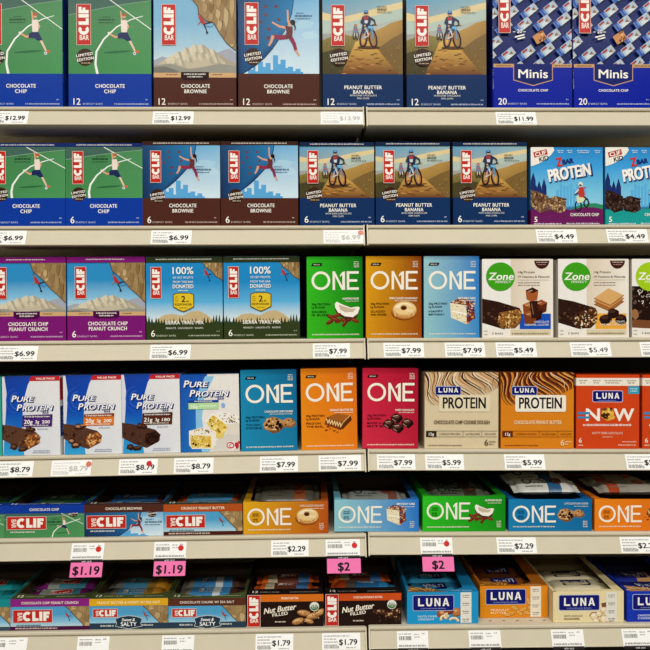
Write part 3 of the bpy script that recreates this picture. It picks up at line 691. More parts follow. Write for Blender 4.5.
def zbar(fl, hill, bar_cols, flav, bx):
    def draw(a, w, h):
        a.part('artwork'); a.vgrad(0, 0, w, h*.75, ['2a86c8', '3f9fdc', '6cbcdf', '8fd0e6'])
        for i in range(9): a.rect(26+i*3.4, 44-6*abs(math.sin(i*1.9))-3, 28.6+i*3.4, 58, '5aaede')
        for x, b, t in ((2.5, 60, 24), (8.5, 60, 32), (13.5, 60, 30), (5.5, 60, 36)): a.poly([(x-3, b), (x-2.4, t+8), (x, t), (x+2.4, t+8), (x+3, b)], '1e2f6a')
        a.poly([(40, 60), (52, 55), (66, 54), (74, 56), (74, 66), (30, 66)], '2f8a62')
        a.poly([(0, 66), (20, 64), (38, 61), (52, 58), (64, 58), (74, 60), (74, h), (0, h)], hill)
        P = [(-1, 41), (8, 43), (18, 47.5), (18, 61), (10, 63), (-1, 57)]; Q = [(17, 50), (25, 47), (35, 49.5), (36, 60), (30, 63.5), (19, 61)]
        for k, X in enumerate((P, Q)): a.poly(X, bar_cols[0]); a.specks(X, 55, bar_cols[1:], 1.7, 6+k)
        a.push(51, 36, .95)                                             # child on a dirt bike
        a.arc(-3, 22, 3.2, 5, 0, 360, 1.5, '22252c'); a.arc(5.6, 19, 2.4, 4, 0, 360, 1.4, '22252c')
        a.poly([(-5, 12), (1, 9), (5, 14), (2, 18), (-4, 19)], 'd9dfb2'); limb(a, [(-2, 8), (-7, 11)], 1.6, '2a2e3a'); limb(a, [(2, 12), (7, 15), (9, 20)], 1.8, '2a2e3a')
        a.poly([(-2.6, 3), (2.6, 2.6), (4, 9), (3.6, 13), (-2, 13), (-3, 8)], 'c03a34'); limb(a, [(2.6, 4), (5.6, 2.6)], 1.3, 'c03a34'); limb(a, [(-2.4, 5), (-6.4, 9)], 1.5, 'd8d4c8')
        a.ell(-.4, 0, 2.4, 2.6, 'e6dfc6'); a.ell(-.6, .8, 1.6, 1.1, '3f5a4a'); a.pop()
        a.part('count_lettering'); a.text('5', 5, h-3.2, 5, WHITE, bold=.05); a.micro(3, h-2.2, 31, 1.4, 'e6e2ec'); a.micro(36, h-2.4, 70, 1.4, 'e6e2ec', 4); a.part('claim_lettering')
        for x, ww in ((27, 7), (37, 6), (47, 13), (65, 6)): a.micro(x, 2.6, x+ww, 1.1, 'dcebf2', 3); a.micro(x+1, 4.4, x+ww-1, 1.1, 'dcebf2', 5)
        a.part('logo'); a.poly([(0, 0), (23, 0), (24, 3), (21, 7), (15, 12), (8, 16), (2, 18), (0, 18.5)], 'f1ecdf')
        a.push(9.4, 6.4, 1, -14); a.rect(-6.4, -3, 7.6, 2.4, 'b5342c'); a.text('CLIF', .6, 1.6, 3.8, WHITE, w=11, bold=.07); a.pop()
        a.push(13.4, 11.4, 1, -14); a.text('KID', 0, 1.6, 4.2, '2a2430', w=9.4, bold=.07); a.pop()
        a.part('title_lettering'); a.push(0, 0, 1, -9)
        a.text('Z', 26.4, 22.6, 8.2, 'd0332c', w=5.8, bold=.1); a.text('BAR', 35.2, 21.6, 4.6, '1d2c6e', w=10.8, bold=.1)
        a.text('PROTEiN', 35.9, 37.0, 11.6, '23306a', w=43.5, bold=.14); a.text('PROTEiN', 34.8, 35.8, 11.4, 'f6f3ea', w=42.5, bold=.11); a.pop()
        title(a, flav, 54.5, 66.6, 3, 3.6, (29,))
    return draw
def one_box(c4, c_ink, food, fx, fy, fs, tag_):
    def draw(a, w, h):
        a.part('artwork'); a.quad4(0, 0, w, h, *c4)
        food(a, fx, fy, fs)
        a.part('logo'); one_word(a, 4.8, 14.6, w-8.6, 18.4, t=2.45)
        a.part('claim_lettering'); a.poly([(6, 6.4), (16, 6.4), (14.6, 9.4), (4.6, 9.4)], '14120f'); a.micro(7, 7.3, 13.6, 1.2, 'd8d0c0')
        for i, t in enumerate(('20g PROTEIN', '1g SUGAR')): a.text(t, 4.8, 48+i*3.1, 1.9, c_ink, al='l', w=(18.5, 13.5)[i], bold=.05)
        for i, ww in enumerate((14.5, 16)): a.text(tag_[1+i], 4.8, 55.6+i*3.1, 1.9, c_ink, al='l', w=ww, bold=.05)
        for i in range(4): a.micro(w-8.6, 4.6+i*1.7, w-3.6, 1.0, 'f0e8d4', i+2)
        a.micro(5, h-4.8, w-4, 1.5, 'efe6d0', 6)
        a.part('flavor_lettering'); a.text(tag_[0], w-4, 42.6, 2, 'f6efe0', al='r', w=len(tag_[0])*1.35, bold=.05); a.micro(w-4-len(tag_[0])*1.1, 43.6, w-4, 1, 'efe6d0', 8)
    return draw
def zone(circ, chips, band, food, flav):
    def draw(a, w, h):
        a.part('artwork'); a.rect(0, 0, w, h, 'efebe3'); a.quad4(29, 0, w, h*.92, 'dccbb2', 'efe8da', 'efe8da', 'e0d2ba')
        a.rect(38, 54, w-2.4, 69.4, band); food(a)
        a.rect(0, 69.4, w, h, 'ece6da'); a.rect(28.5, 69.8, w-2.6, h-2, 'd9cba8')
        a.part('logo'); a.ell(18.5, 17.5, 14.6, 14.2, circ, n=36)
        a.text('Zone', 19, 20.6, 7.2, WHITE, w=25.5, bold=.045, shear=.16); a.text('PERFECT', 21.4, 23.8, 2.3, WHITE, w=16, bold=.02, shear=.12)
        a.part('badge'); a.ell(60.5, 1.6, 7.6, 8, '431c1a', a0=0, a1=180); a.micro(55, 2.6, 66, 1.2, 'd9c2b0'); a.micro(56.4, 5, 64.6, 1, 'b89a8a', 3)
        a.part('claim_lettering'); a.text('14g Protein', 36.4, 14, 2.2, '3a2a24', al='l', w=17, bold=.03); a.text('19 Vitamins & Minerals', 36.4, 18.6, 2.2, '3a2a24', al='l', w=32, bold=.03)
        a.rect(36.4, 20.6, 68, 20.9, 'b5a894'); a.micro(36.4, 22.8, 59, 1.1, '7a6c60'); a.micro(36.4, 25.4, 58, 1.1, '7a6c60', 3)
        a.text('5 BARS', 10, h-3, 2.1, '3a302a', al='l', w=11, bold=.03); a.micro(1.6, h-7, 5, 1, '5a5048'); a.micro(1.6, h-3.6, 5, 1, '5a5048'); a.micro(30, h-5, w-5, 2, '6a604e', 6)
        a.part('flavor_lettering')
        for i, t in enumerate(flav): a.text(t, w-4.4, 63+i*2.9, 1.9, WHITE, al='r', w=(15, 25)[i], bold=.04)
    return draw
def zone_bar(a, nuts):
    bar_end(a, [(0, 39), (16, 42), (38, 48.5), (40, 53), (39, 63), (33, 68.5), (20, 69), (0, 63)], [(17, 53), (37, 49.5), (39.6, 54), (38.4, 63), (32, 68), (19, 68.4), (15.6, 62)], ['3a2118', '4a2c20', '24130e', '5a3a2c'], '2f1b14', nuts, 4, 70)
def caramel(a):
    zone_bar(a, ['8a5a2a', 'd9a858', 'c8904a', '5a2e16', 'e6c484', '7a4a22'])
    for x, y, c, e in ((44, 28, '3a1c14', 'a5582a'), (41, 42, 'b36a34', '8a4520'), (53, 40, '9a5026', '5a2814'), (48, 47, '4a241a', '2e1510'), (42, 51, 'a05c2e', '7a3c1c')):
        a.poly([(x, y+3), (x+7, y), (x+13, y+3), (x+12, y+12), (x+6, y+14.4), (x+1, y+12)], e); a.poly([(x, y+3), (x+7, y), (x+13, y+3), (x+7, y+6)], c); a.line([(x+3, y+4), (x+7, y+3)], .7, 'd8b090')
    a.poly([(48, 42), (56, 41), (57, 58), (50, 59)], '341812'); a.line([(50, 44), (52, 55)], .9, '8a6050')
def smores(a):
    zone_bar(a, ['4a2a1a', 'e6d0a0', 'c99a58', '2e1810', 'f0e2c0', '7a4a28', '2e1810'])
    for y, c in ((43, 'a86a34'), (40, 'c98a4c'), (37, 'd9a868')): a.poly([(36.5, y+2), (51, y-8), (67, y-1), (53, y+9)], c); a.line([(36.5, y+2), (53, y+9), (67, y-1)], .7, '7a4a22')
    for i, (x, y) in enumerate(((56, 54), (48, 60), (64, 60))): a.blob(x, y, 6.2, 5, '2a1712', i+1, .1); a.blob(x-1, y-2, 3.6, 1.6, '4a2c22', i+4, .2)
def coconut_almond(a):
    a.poly([(0, 27), (20, 27), (44, 31), (52, 40), (50, 62), (30, 66), (0, 62)], '241511'); a.specks([(0, 28), (20, 28), (44, 32), (50, 60), (0, 61)], 60, ['4a3026', '120b09', '6a5044', '5a3c30'], 2, 3)
    a.specks([(6, 30), (40, 33), (44, 46), (6, 44)], 40, ['d8d0c4', 'efe8dc'], .7, 5, 4); a.poly([(0, 60), (40, 62), (40, 70), (0, 68)], '7a4a2c'); a.blob(3, 55, 4, 5, '9a6a40', 3); a.blob(34, 53, 5, 6, 'd8c49c', 4)
def pure(cols, word, bar, layout=0):
    def draw(a, w, h):
        a.part('artwork'); a.quad4(0, 0, w, h, 'dcdde0', 'e8e6e4', 'e2e3e6', 'cfd4e0')
        e = [(30.5, 0), (26, 8), (22.5, 20), (20.5, 34), (19.6, 50), (20, 66), (21.4, h)]
        a.poly([(2.4, 0)] + e + [(0.4, h), (1.6, 60), (3.6, 34), (4.4, 16)], ['1c3f9c', '1c46a6', '1746ac', '1448b0', '1250b4', '1a6cc0', '2a8ccc', '36a0d6', '36a0d6', '2a8ac8', '1746ac', '1a44a4'])
        a.arc(14, 24, 6, 8, 90, 280, .8, '3a68be', 10); a.arc(13, 24, 9, 12, 90, 270, .7, '2f5cb6', 10)
        P, E, tc, body, nuts = bar['P'], bar['E'], bar['top'], bar['body'], bar['nuts']
        bar_end(a, P, E, tc, body, nuts, 5, 46)
        for i in range(7): a.line([(2+i*3.4, 50.5+i*.9), (1+i*3.5, 56+i*.9), (2.4+i*3.4, 62+i*.9)], .5, tc[2], w1=.3)
        for i, (x, y, rx, ry) in enumerate(bar['bits']): a.blob(x, y, rx, ry, bar['bitc'], i+1, .2); a.blob(x-.5, y-.7, rx*.6, ry*.4, bar['bith'], i+3, .2)
        a.part('value_strip'); a.poly([(29.4, 0), (w, 0), (w, 4.6), (27, 4.6)], 'c0242c'); a.text('VALUE PACK', 43.5, 3.3, 1.9, WHITE, w=19, bold=.05, shear=.1)
        a.part('logo')
        pure_logo(a, 9.4, 19, 1)
        a.part('claim_panel'); a.poly([(20.6, 38.4), (50.4, 37.6), (49.6, 49.6), (19.6, 49.8)], cols[0]); a.poly([(20.6, 38.4), (50.4, 37.6), (50.2, 41), (20.3, 41.4)], cols[1])
        a.micro(22.4, 39, 48, 1.5, WHITE, 7); a.text(word[0], 21.8, 46.8, 3.9, WHITE, al='l', w=8.6, bold=.05, shear=.1); a.text(word[1], 35, 46.4, 3, WHITE, w=4, bold=.05, shear=.1); a.text(word[2], 43.6, 46.6, 3.1, WHITE, w=8, bold=.05, shear=.1)
        a.micro(22, 47.8, 47, 1, WHITE, 3); a.micro(35, 51.6, 46, .9, '5a6a90'); a.micro(31, h-5, 47.6, .9, '5a6a90'); a.micro(30, h-3.2, 47.6, .9, '5a6a90', 4)
    return draw
def pure_logo(a, x, y, s):
    def word(t0, t, X, Y, w):
        for dx, dy, ink, b in ((.5, .5, '10206a', .1), (.9, .8, '10206a', .1), (-.2, -.15, '1a3a8c', .1), (0, 0, 'faf8f2', .05)):
            a.text(t0, X+dx*s, Y+dy*s, 6.2*s, ink, al='l', w=5.2*s, bold=b, shear=.22)
            a.text(t, X+5.6*s+dx*s, Y+dy*s, 5.0*s, ink, al='l', w=w*s, bold=b, shear=.22)
    word('P', 'URE', x, y+6, 17); word('P', 'ROTEIN', x+5.4*s, y+6+8.7*s, 30.4)
    a.text('BAR', x+34*s, y+6+11.8*s, 1.7*s, '1a3a8c', w=6*s, bold=.06, shear=.2)
CHOC_P = [(0, 47.5), (8, 48.5), (21, 51.5), (33, 55), (38, 60), (36, 67), (30, 70), (24, 73), (12, 69), (0, 62.5)]
CHOC_E = [(23, 60), (33, 56), (37.6, 60.5), (35.6, 66.4), (27, 70.6), (21.8, 67.5)]
pb_chip = dict(P=CHOC_P, E=CHOC_E, top=['5a3626', '3a2016', '6a4430', '2c1810'], body='5a3a2a', nuts=['8a5028', 'c98a4a', 'd9a25e', '5a2e16', 'b06a34'], bits=[(26, 52, 3.4, 3), (30, 53, 2.6, 2.4), (11, 69.6, 4, 3.2), (20, 72, 4.6, 2.6)], bitc='3a2016', bith='6a4632')
pb_pb = dict(P=CHOC_P, E=CHOC_E, top=['50301f', '351c12', '62402c'], body='553628', nuts=['9a5a2c', 'dca060', 'c27a3c', '6a3418', 'e6b478'], bits=[(15, 51, 4.6, 3.4), (19, 50, 3, 2.6), (8, 65, 3.6, 3.4), (12, 69, 4.4, 3.4)], bitc='3f2418', bith='b08060')
pb_deluxe = dict(P=CHOC_P, E=CHOC_E, top=['4a2c20', '331b13', '5a382a'], body='4c3024', nuts=['2c1812', '3c2218', '24120c'], bits=[(18, 51, 3.6, 3), (22, 52, 2.6, 2.2), (8, 72, 4, 3), (15, 73, 4.4, 2.8)], bitc='2f1a13', bith='5c3a2c')
def pure_cake(a, w, h):
    a.part('artwork'); a.quad4(0, 0, w, h, 'e4e0da', 'ece8e0', 'e6e2da', 'dfe4ea')
    a.poly([(0, 0), (27, 0), (22, 20), (19, 40), (20, 60), (24, h), (0, h)], ['1d52ae', '1d52ae', '1d5cb4', '2468ba', '2a70be', '2a7cc6', '1f62b4'])
    a.poly([(25, 2), (34, 2), (24, 22), (21, 44), (24, 66), (30, h), (21, h), (15, 60), (15, 36), (19, 14)], '8cc3e4'); a.poly([(34, 2), (w, 0), (w, h), (30, h), (25, 66), (22, 44), (25, 22)], 'e9e4dc')
    a.poly([(30, 70), (44, 60), (w, 58), (w, h), (28, h)], 'd8d2c8'); a.blob(51, 71, 6, 4.4, 'e9dcd6', 2); a.arc(49, 71, 3.4, 2.8, 0, 360, .9, 'b8323a'); a.arc(50.5, 71.5, 2.2, 2, 20, 300, .8, 'c8444a'); a.blob(55.5, 71, 2, 3.2, 'b8323a', 5, .25); a.blob(57.5, 68.5, 1.2, 1.6, 'c8444a', 6, .25)
    a.poly([(31, 41), (40, 36.5), (w, 43), (w, 62), (46, 60)], 'e2d9c8'); a.poly([(31, 41), (40, 36.5), (w, 42), (w, 49), (43, 50)], 'f2ede2'); a.specks([(36, 40), (44, 38), (w, 43), (w, 49), (44, 48)], 42, ['8a2a34', '3a2a40', 'c8a040', '4a6a50', '5a3020'], .9, 3)
    a.poly([(25, 47), (32, 40), (47, 52), (41, 64), (36, 64)], 'e6c860'); a.specks([(26, 47), (32, 41), (46, 52), (40, 63)], 44, ['f4e08a', 'd0a83c', 'f8ecb0', 'b8902c'], 1.8, 5); a.line([(24.6, 47.4), (32, 39.6), (36, 42)], 1.4, 'f6f2e8')
    a.poly([(8, 56), (22, 52.5), (35, 57), (35, 70), (31, 74), (11, 74), (8, 70)], 'efe8d8'); a.poly([(9.4, 60), (30, 61.6), (30, 73), (11, 73), (9.4, 70)], 'dcb848'); a.specks([(10, 61), (29, 62), (29, 72), (11, 72)], 44, ['f2dc80', 'c89c34', 'f6e8a8'], 1.8, 6)
    a.specks([(11, 56.4), (22, 53.4), (32, 57), (22, 59.4)], 24, ['8a2a34', '3a2a40', 'c8a040', '4a6a50'], .9, 8)
    a.part('logo'); pure_logo(a, 3.4, 6.6, 1.08)
    a.part('claim_panel'); a.rect(8, 25.6, 38, 27.8, '16469c'); a.micro(14, 26, 32, 1.2, WHITE); a.rect(8, 28.4, 38, 34.6, 'b6dca0'); a.text('20g', 10, 33.4, 3, 'eef6e6', al='l', w=7, bold=.04); a.micro(19, 30, 36, 2.4, 'dff0d4', 5); a.ell(42.5, 31, 2, 2.4, '8cb0d8')
def luna_protein(bg, sw, panel, ink, dark, flav, fw):
    def draw(a, w, h):
        a.part('artwork'); a.rect(0, 0, w, h, bg)
        r = random.Random(4); a.clip = (0, 0, w, 36)
        for k in range(54):                                             # marbled swirls
            u = k/53; pts = []; x = -6+u*(w+10)
            for i in range(12):
                v = i/11; pts.append((x+16*v*v*(1.1-u*.4)+5*math.sin(v*5+u*6), -1+v*(36-18*abs(u-.12)-8*u)))
            a.line(pts, r.uniform(1.2, 3.2), sw[k % len(sw)], w1=.5)
        for k in range(12):
            u = (k+.5)/12; pts = []; x = -6+u*(w+10)
            for i in range(12):
                v = i/11; pts.append((x+19*v*v*(1.1-u*.4)+5*math.sin(v*5.4+u*7), -1+v*(33-18*abs(u-.12)-8*u)))
            a.line(pts, r.uniform(.5, 1.0), ('3a2016', '4a2a1c', 'f0e2c4')[k % 3], w1=.3)
        a.clip = (0, 0, w, h)
        a.part('name_panel'); a.rrect(14.4, 22.6, 66, 39.4, 1.8, panel); a.text('PROTEIN', 40, 36, 11, '201c1e', w=43, bold=.06)
        luna_plate(a, 10.4, 13.8, 36.8, 23, tag_line=False)
        a.part('flavor_lettering'); a.text(flav, 37.5, 51.8, 3.7, ink, w=fw, bold=.06)
        a.part('claim_strip'); a.rect(1.6, 58.6, w-1, 58.9, dark); a.rect(1.6, 64.4, w-1, 64.7, dark); a.rect(1.4, 58.6, 12, 64.7, dark); a.text('12g', 6.8, 63.2, 2.8, WHITE, w=5, bold=.03)
        for x in (38.6, 57.6): a.rect(x, 58.6, x+.3, 64.7, dark)
        a.text('COMPLETE PROTEIN', 25.4, 62.7, 1.9, dark, w=21, bold=.03); a.text('GLUTEN FREE', 48.4, 62.7, 1.9, dark, w=14.6, bold=.03); a.text('NON-GMO', 66.2, 62.7, 1.9, dark, w=11.4, bold=.03)
        a.part('count_lettering'); a.text('6', 62.4, h-3.2, 6, ink, bold=.02); a.micro(65, h-7.6, w-2, 1.3, ink, 2); a.micro(65, h-5.2, w-5, 1.3, ink, 3); a.micro(4, h-4, 38, 1.2, dark, 5)
    return draw
def luna_now(a, w, h):
    O = 'd0451a'; a.part('artwork'); a.rect(0, 0, w, h, O)
    a.part('claim_strip'); a.rect(0, 3.4, w, 11.2, 'efe6d4')
    for x, ww in ((3, 8), (17, 8), (29, 18), (52, 9)): a.micro(x, 5.4, x+ww, 1.3, '5a4a40', 3); a.micro(x+1, 7.6, x+ww-1.6, 1.3, '5a4a40', 5)
    a.part('badge'); a.rect(53, 11.6, w, 19.4, '2f9ab8'); a.micro(55, 13.4, w-1.5, 1.4, 'd8eef2'); a.micro(55, 15.8, w-1.5, 1.4, 'd8eef2', 3)
    luna_plate(a, 16.4, 16, 47.6, 27.8, edge='d6c8e0')
    a.part('title_lettering'); a.text('N', 17, 46.4, 12.4, 'f3eddf', w=13.5, bold=.06); a.text('W', 48.6, 46.4, 12.4, 'f3eddf', w=20, bold=.06)
    a.rect(1.6, 37.6, 14, 40, '3a86b6'); a.rect(1.6, 42, 14, 44.2, '3a86b6')
    a.blob(32, 40, 6.8, 6.4, 'd9a23a', 3, .1); a.specks([(27, 35), (37, 35), (38, 45), (27, 45)], 20, ['3a1c12', '5a2c1a', 'f0c860', 'e8b44a', '7a4424'], 2.6, 3)
    a.micro(7, 49.4, 57, 2.3, 'f3eddf', 4)
    a.part('flavor_lettering'); a.text('NUTTY DARK CHOCOLATE', 32, 60, 2.4, 'f0d6c0', w=31, bold=.03); a.micro(27, 62, 37, 1.2, 'eac0a0')
    a.part('count_lettering'); a.text('6', 4.2, h-6, 4.6, 'f3e4d4', bold=.04); a.micro(2.2, h-4.2, 7, 1.4, 'f0d6c0'); a.part('weight_lettering'); a.micro(47, h-7.6, w-3, 1.2, 'f0d6c0'); a.micro(43, h-4.4, w-3, 1.4, 'f0d6c0', 4)
# ---------------------------------------------------------------- shelving
BEIGE, LIP = 'cbc1a8', 'dad1b8'
SHELF_PX = [((195, 107.9), (530, 108.6)), ((180, 226.3), (520, 225.3)), ((105, 340.6), (480, 338.0)), ((195, 452.8), (500, 449.2)), ((170, 536.4), (500, 532.0)), ((170, 629.5), (500, 624.3))]
SHELF_AT = [[unproj(*p, 0.0) for p in r] for r in SHELF_PX]
TILT = [(0, 0), (0, 0), (-.0028, .0022), (-.0103, .0087), (-.0033, .008), (0, .004)]   # the shelves hang a little out of level
def shelf_z(row, bay, x): return SHELF_AT[row][bay].z-(x-SHELF_AT[row][bay].x)*math.tan(TILT[row][bay])
SHELF_Z = [[shelf_z(r, b, 0.0) for b in (0, 1)] for r in range(6)]
ROW_Y = [60, 185, 300, 412, 518, 612]
JOINT = unproj(366.3, 330, -0.01).x
BACK = 0.42
RAIL_TILT = math.atan2(.012, .0315)
FACE_TOP = Vector((0, -.0045, -.008)); FACE_DIR = Vector((0, -math.sin(RAIL_TILT), -math.cos(RAIL_TILT)))

w = MB(); w.box(-1.5, 1.5, BACK, BACK+0.02, 0.0, 2.4, '2e2a25')
tag(w.build('wall_back', DARK), kind='structure')
w = MB(); w.box(-3, 3, -6.5, BACK+.02, -.05, 0, '8f897c'); tag(w.build('floor', STEEL), kind='structure')
w = MB(); w.box(-3, 3, -6.5, BACK+.02, 3.4, 3.45, 'd8d6d0'); tag(w.build('ceiling', STEEL), kind='structure')

def shelf(x0, x1, z, label, post_end, tilt=0):
    r = empty('shelf'); r.location = (0, 0, z); r.rotation_euler = (0, tilt, 0)
    tag(r, label, 'shelf', 'beige price-railed shelves')
    m = MB()                                                             # sheet steel deck with a row of slots behind the front edge
    hx, hy0, hy1, pitch = .0028, .013, .0165, .0255
    xs = [x0]; k = math.ceil((x0+.01)/pitch)
    while k*pitch+hx < x1-.01: xs += [k*pitch-hx, k*pitch+hx]; k += 1
    xs.append(x1)
    for i in range(len(xs)-1):
        a, b = xs[i], xs[i+1]
        m.face([(a, 0, 0), (b, 0, 0), (b, hy0, 0), (a, hy0, 0)], BEIGE)
        if i % 2 == 0: m.face([(a, hy0, 0), (b, hy0, 0), (b, hy1, 0), (a, hy1, 0)], BEIGE)
        else:
            for q in (((a, hy0), (a, hy1)), ((b, hy1), (b, hy0)), ((b, hy0), (a, hy0)), ((a, hy1), (b, hy1))):
                m.face([(*q[0], 0), (*q[1], 0), (*q[1], -.0015), (*q[0], -.0015)], '8a806c')
        m.face([(a, hy1, 0), (b, hy1, 0), (b, .40, 0), (a, .40, 0)], BEIGE)
    m.box(x0, x1, .07, .40, -.014, -.0017, BEIGE); m.box(x0, x1, .0, .07, -.034, -.031, BEIGE); m.box(x0, x1, .067, .07, -.031, -.0017, BEIGE)
    m.box(x0, x1, .0, .0015, -.031, -.0002, BEIGE)
    m.build('deck', STEEL, r)
    m = MB()
    prof = [(-.0002, .0004), (-.004, .0004), (-.0058, -.0008), (-.0062, -.003), (-.0058, -.0050), (-.0046, -.0058), (-.0022, -.0060), (-.0022, -.0080), (-.0045, -.0084), (-.0144, -.0344), (-.0156, -.0342), (-.0162, -.0350), (-.0158, -.0360), (-.0140, -.0363), (-.0002, -.0363)]
    m.prism_x(prof, x0, x1, BEIGE)
    m.build('price_rail', STEEL, r)
    m = MB()
    s = 1 if post_end > x0+.5 else -1                                    # end cap of the rail at the joint
    xa = x1 if s > 0 else x0
    m.prism_x([(-.0002, .0010), (-.0066, .0010), (-.0072, -.006), (-.0178, -.0345), (-.0178, -.0376), (-.0002, -.0376)], min(xa, xa+s*.0022), max(xa, xa+s*.0022), LIP)
    m.build('rail_end_cap', STEEL, r)
    m = MB()                                                             # triangular steel bracket under the joint end
    xb = x1-.006 if s > 0 else x0+.003
    m.prism_x([(.075, -.015), (.398, -.015), (.398, -.075), (.36, -.075)], xb, xb+.003, BEIGE)
    m.build('bracket', STEEL, r)
    return r
HOW = ['topmost', 'second', 'third', 'fourth', 'fifth', 'lowest']
WHAT = ['holding the tall boxes', 'with sports picture boxes', 'with cliff and forest boxes', 'with white-and-blue protein boxes', 'with open display boxes below fourth shelf', 'with open display boxes at the bottom']
for i, (zl, zr) in enumerate(SHELF_Z):
    shelf(-1.3, JOINT-.0042, zl, f'{HOW[i]} beige metal shelf left of the joint, {WHAT[i]}', JOINT, TILT[i][0])
    shelf(JOINT+.0042, 1.3, zr, f'{HOW[i]} beige metal shelf right of the joint', JOINT-.01, TILT[i][1])
p = MB()
px0, px1 = JOINT-.016, JOINT+.016
p.box(px0, px1, BACK-.018, BACK-.0005, 0, 2.4, '5a5348')
up = empty('shelf_upright'); tag(up, 'dark steel upright post between the left and right shelf bays', 'post')
post = p.build('post', STEEL, up)
p = MB()
for k in range(90):
    for sx in (-.006, .006): p.box(JOINT+sx-.0016, JOINT+sx+.0016, BACK-.0184, BACK-.0181, .2+k*.0254, .2+k*.0254+.016, '120f0c')
p.build('slots', DARK, post)

# ---------------------------------------------------------------- price tags
def price_tag(px0, px1, row, bay, label, price='$6.99', kind='regular', dot=None, serif=False, drop=0.0, seed=1, group='white price tags in the shelf rails'):
    """card in the sloping rail; kinds: regular, faded, promo, promo_sale"""
    pyc = SHELF_PX[row][bay][1]+13
    xl, xr = unproj(px0, pyc, -.011).x, unproj(px1, pyc, -.011).x
    r = empty('price_tag'); z = shelf_z(row, bay, xl)
    w = (xr-xl)/S; promo = kind.startswith('promo'); h = 16.2 if promo else 15.8
    o = Vector((xl, 0, z)) + FACE_TOP + FACE_DIR*(.0004+drop) + Vector((0, -.0004, 0))
    r.location = o; r.rotation_euler = (-RAIL_TILT, TILT[row][bay], 0)
    faded = kind == 'faded'
    ink = 'c2beb6' if faded else '1c1a18'; ink2 = 'c9c6be' if faded else '7c7972'
    m = MB(); m.box(0, w*S, -.0004, 0, -h*S, 0, 'f4f3ee'); card = m.build('label_card', PAPER, r)
    a = Art(w, h)
    a.part('print')
    if promo:
        a.micro(2, 2, w*.46, 1.2, ink2, seed); a.micro(w*.55, 2.4, w*.72, 1.1, ink2, seed+1); a.micro(w*.8, 1.8, w*.9, 1.2, ink2, seed+2)
        a.micro(w*.56, 4.8, w*.73, 1.1, ink2, seed+3); a.micro(2, 12.2, w-2, 1.9, '57544e', seed+4)
        a.part('barcode'); rr = random.Random(seed); x = 2.2
        while x < w*.46:
            q = rr.uniform(.3, .8); a.rect(x, 4.6, x+q, 8.2, '6a6862'); x += q+rr.uniform(.3, .7)
    else:
        for i in range(4):
            a.micro(2, 2.0+i*2.7, (w*(.5+.06*(seed % 5)) if i == 0 else w*(.42-.03*(i % 2))), 1.25, ink2, seed+i)
        a.micro(w*.62, h-3.2, w-4, 1.1, ink2, seed+7)
        a.part('barcode'); rr = random.Random(seed); x = 2.2
        while x < w*.42:
            q = rr.uniform(.3, .8); a.rect(x, h-4.4, x+q, h-2, ink2); x += q+rr.uniform(.3, .6)
        a.part('price_lettering')
        if price: a.text(price, w-3.2, h-5.2, 4.9, ink, al='r', w=w*.47, bold=.015 if serif else .05)
    a.build(card, origin=(0, -.0005, 0), mat=PAPER)
    if dot:
        b = Art(w, h); b.part('sticker'); b.ell(dot[0]*w, dot[1]*h, 2.7, 2.7, dot[2]); q = b.build(card, origin=(0, -.0009, 0), mat=PAPER)
        q['sticker']['label'] = 'round red sticker'
    if promo:
        ww = w-.6
        m = MB(); m.box(.6*S, ww*S, -.0009, -.0005, -(h+1.9)*S, -(h-1.0)*S, '1b1718'); strip_ = m.build('header_strip', PAPER, r)
        c = Art(w, 4); c.part('header_lettering'); c.text('with card', w/2, 2.9, 1.7, 'e8e4e0', w=9.5, bold=.03)
        c.build(strip_, origin=(0, -.0010, -(h-1.2)*S), mat=PAPER)
    if kind == 'promo_sale':
        m = MB(); m.box(1.2*S, (w+.2)*S, -.0009, -.0005, -(h+15.4)*S, -(h+1.9)*S, 'ee74ac'); q = m.build('sale_panel', PAPER, r); q['label'] = 'pink sale panel'
        c = Art(w, 16); c.part('sale_price_lettering'); c.text(price, w/2+.6, 10.8, 7.6, '17110f', w=(25.5 if len(price) > 3 else 11.5), bold=.07)
        c.build(q, origin=(0, -.0010, -(h+2.2)*S), mat=PAPER)
    return tag(r, label, 'price tag', group)

# ---------------------------------------------------------------- placing things
def place(r, xl, xr, w, row, Y=.004, rz=0, bay=None, zs=None):
    xc = (xl+xr)/2; bay = (0 if xc < 366 else 1) if bay is None else bay
    x = unproj(xc, ROW_Y[row], Y).x
    c, s = math.cos(rz), math.sin(rz)
    r.location = (x-w*S/2*c, Y-w*S/2*s, shelf_z(row, bay, x-w*S/2)+.0005)
    r.rotation_euler = (0, TILT[row][bay], rz)
    r.scale.z = zs or (1.033, 1.033, 1.014, 1.006, 1, 1)[row]
    return r
PROTO = {}
def put(key, make, w, xl, xr, row, label, cat, group=None, Y=.004, deg=0, zs=None):
    first = key not in PROTO
    if first: PROTO[key] = make()
    r = PROTO[key] if first else dup(PROTO[key])
    place(r, xl, xr, w, row, Y, math.radians(deg), None, zs)
    for k in ('group',):
        if k in r: del r[k]
    return tag(r, label, cat, group)

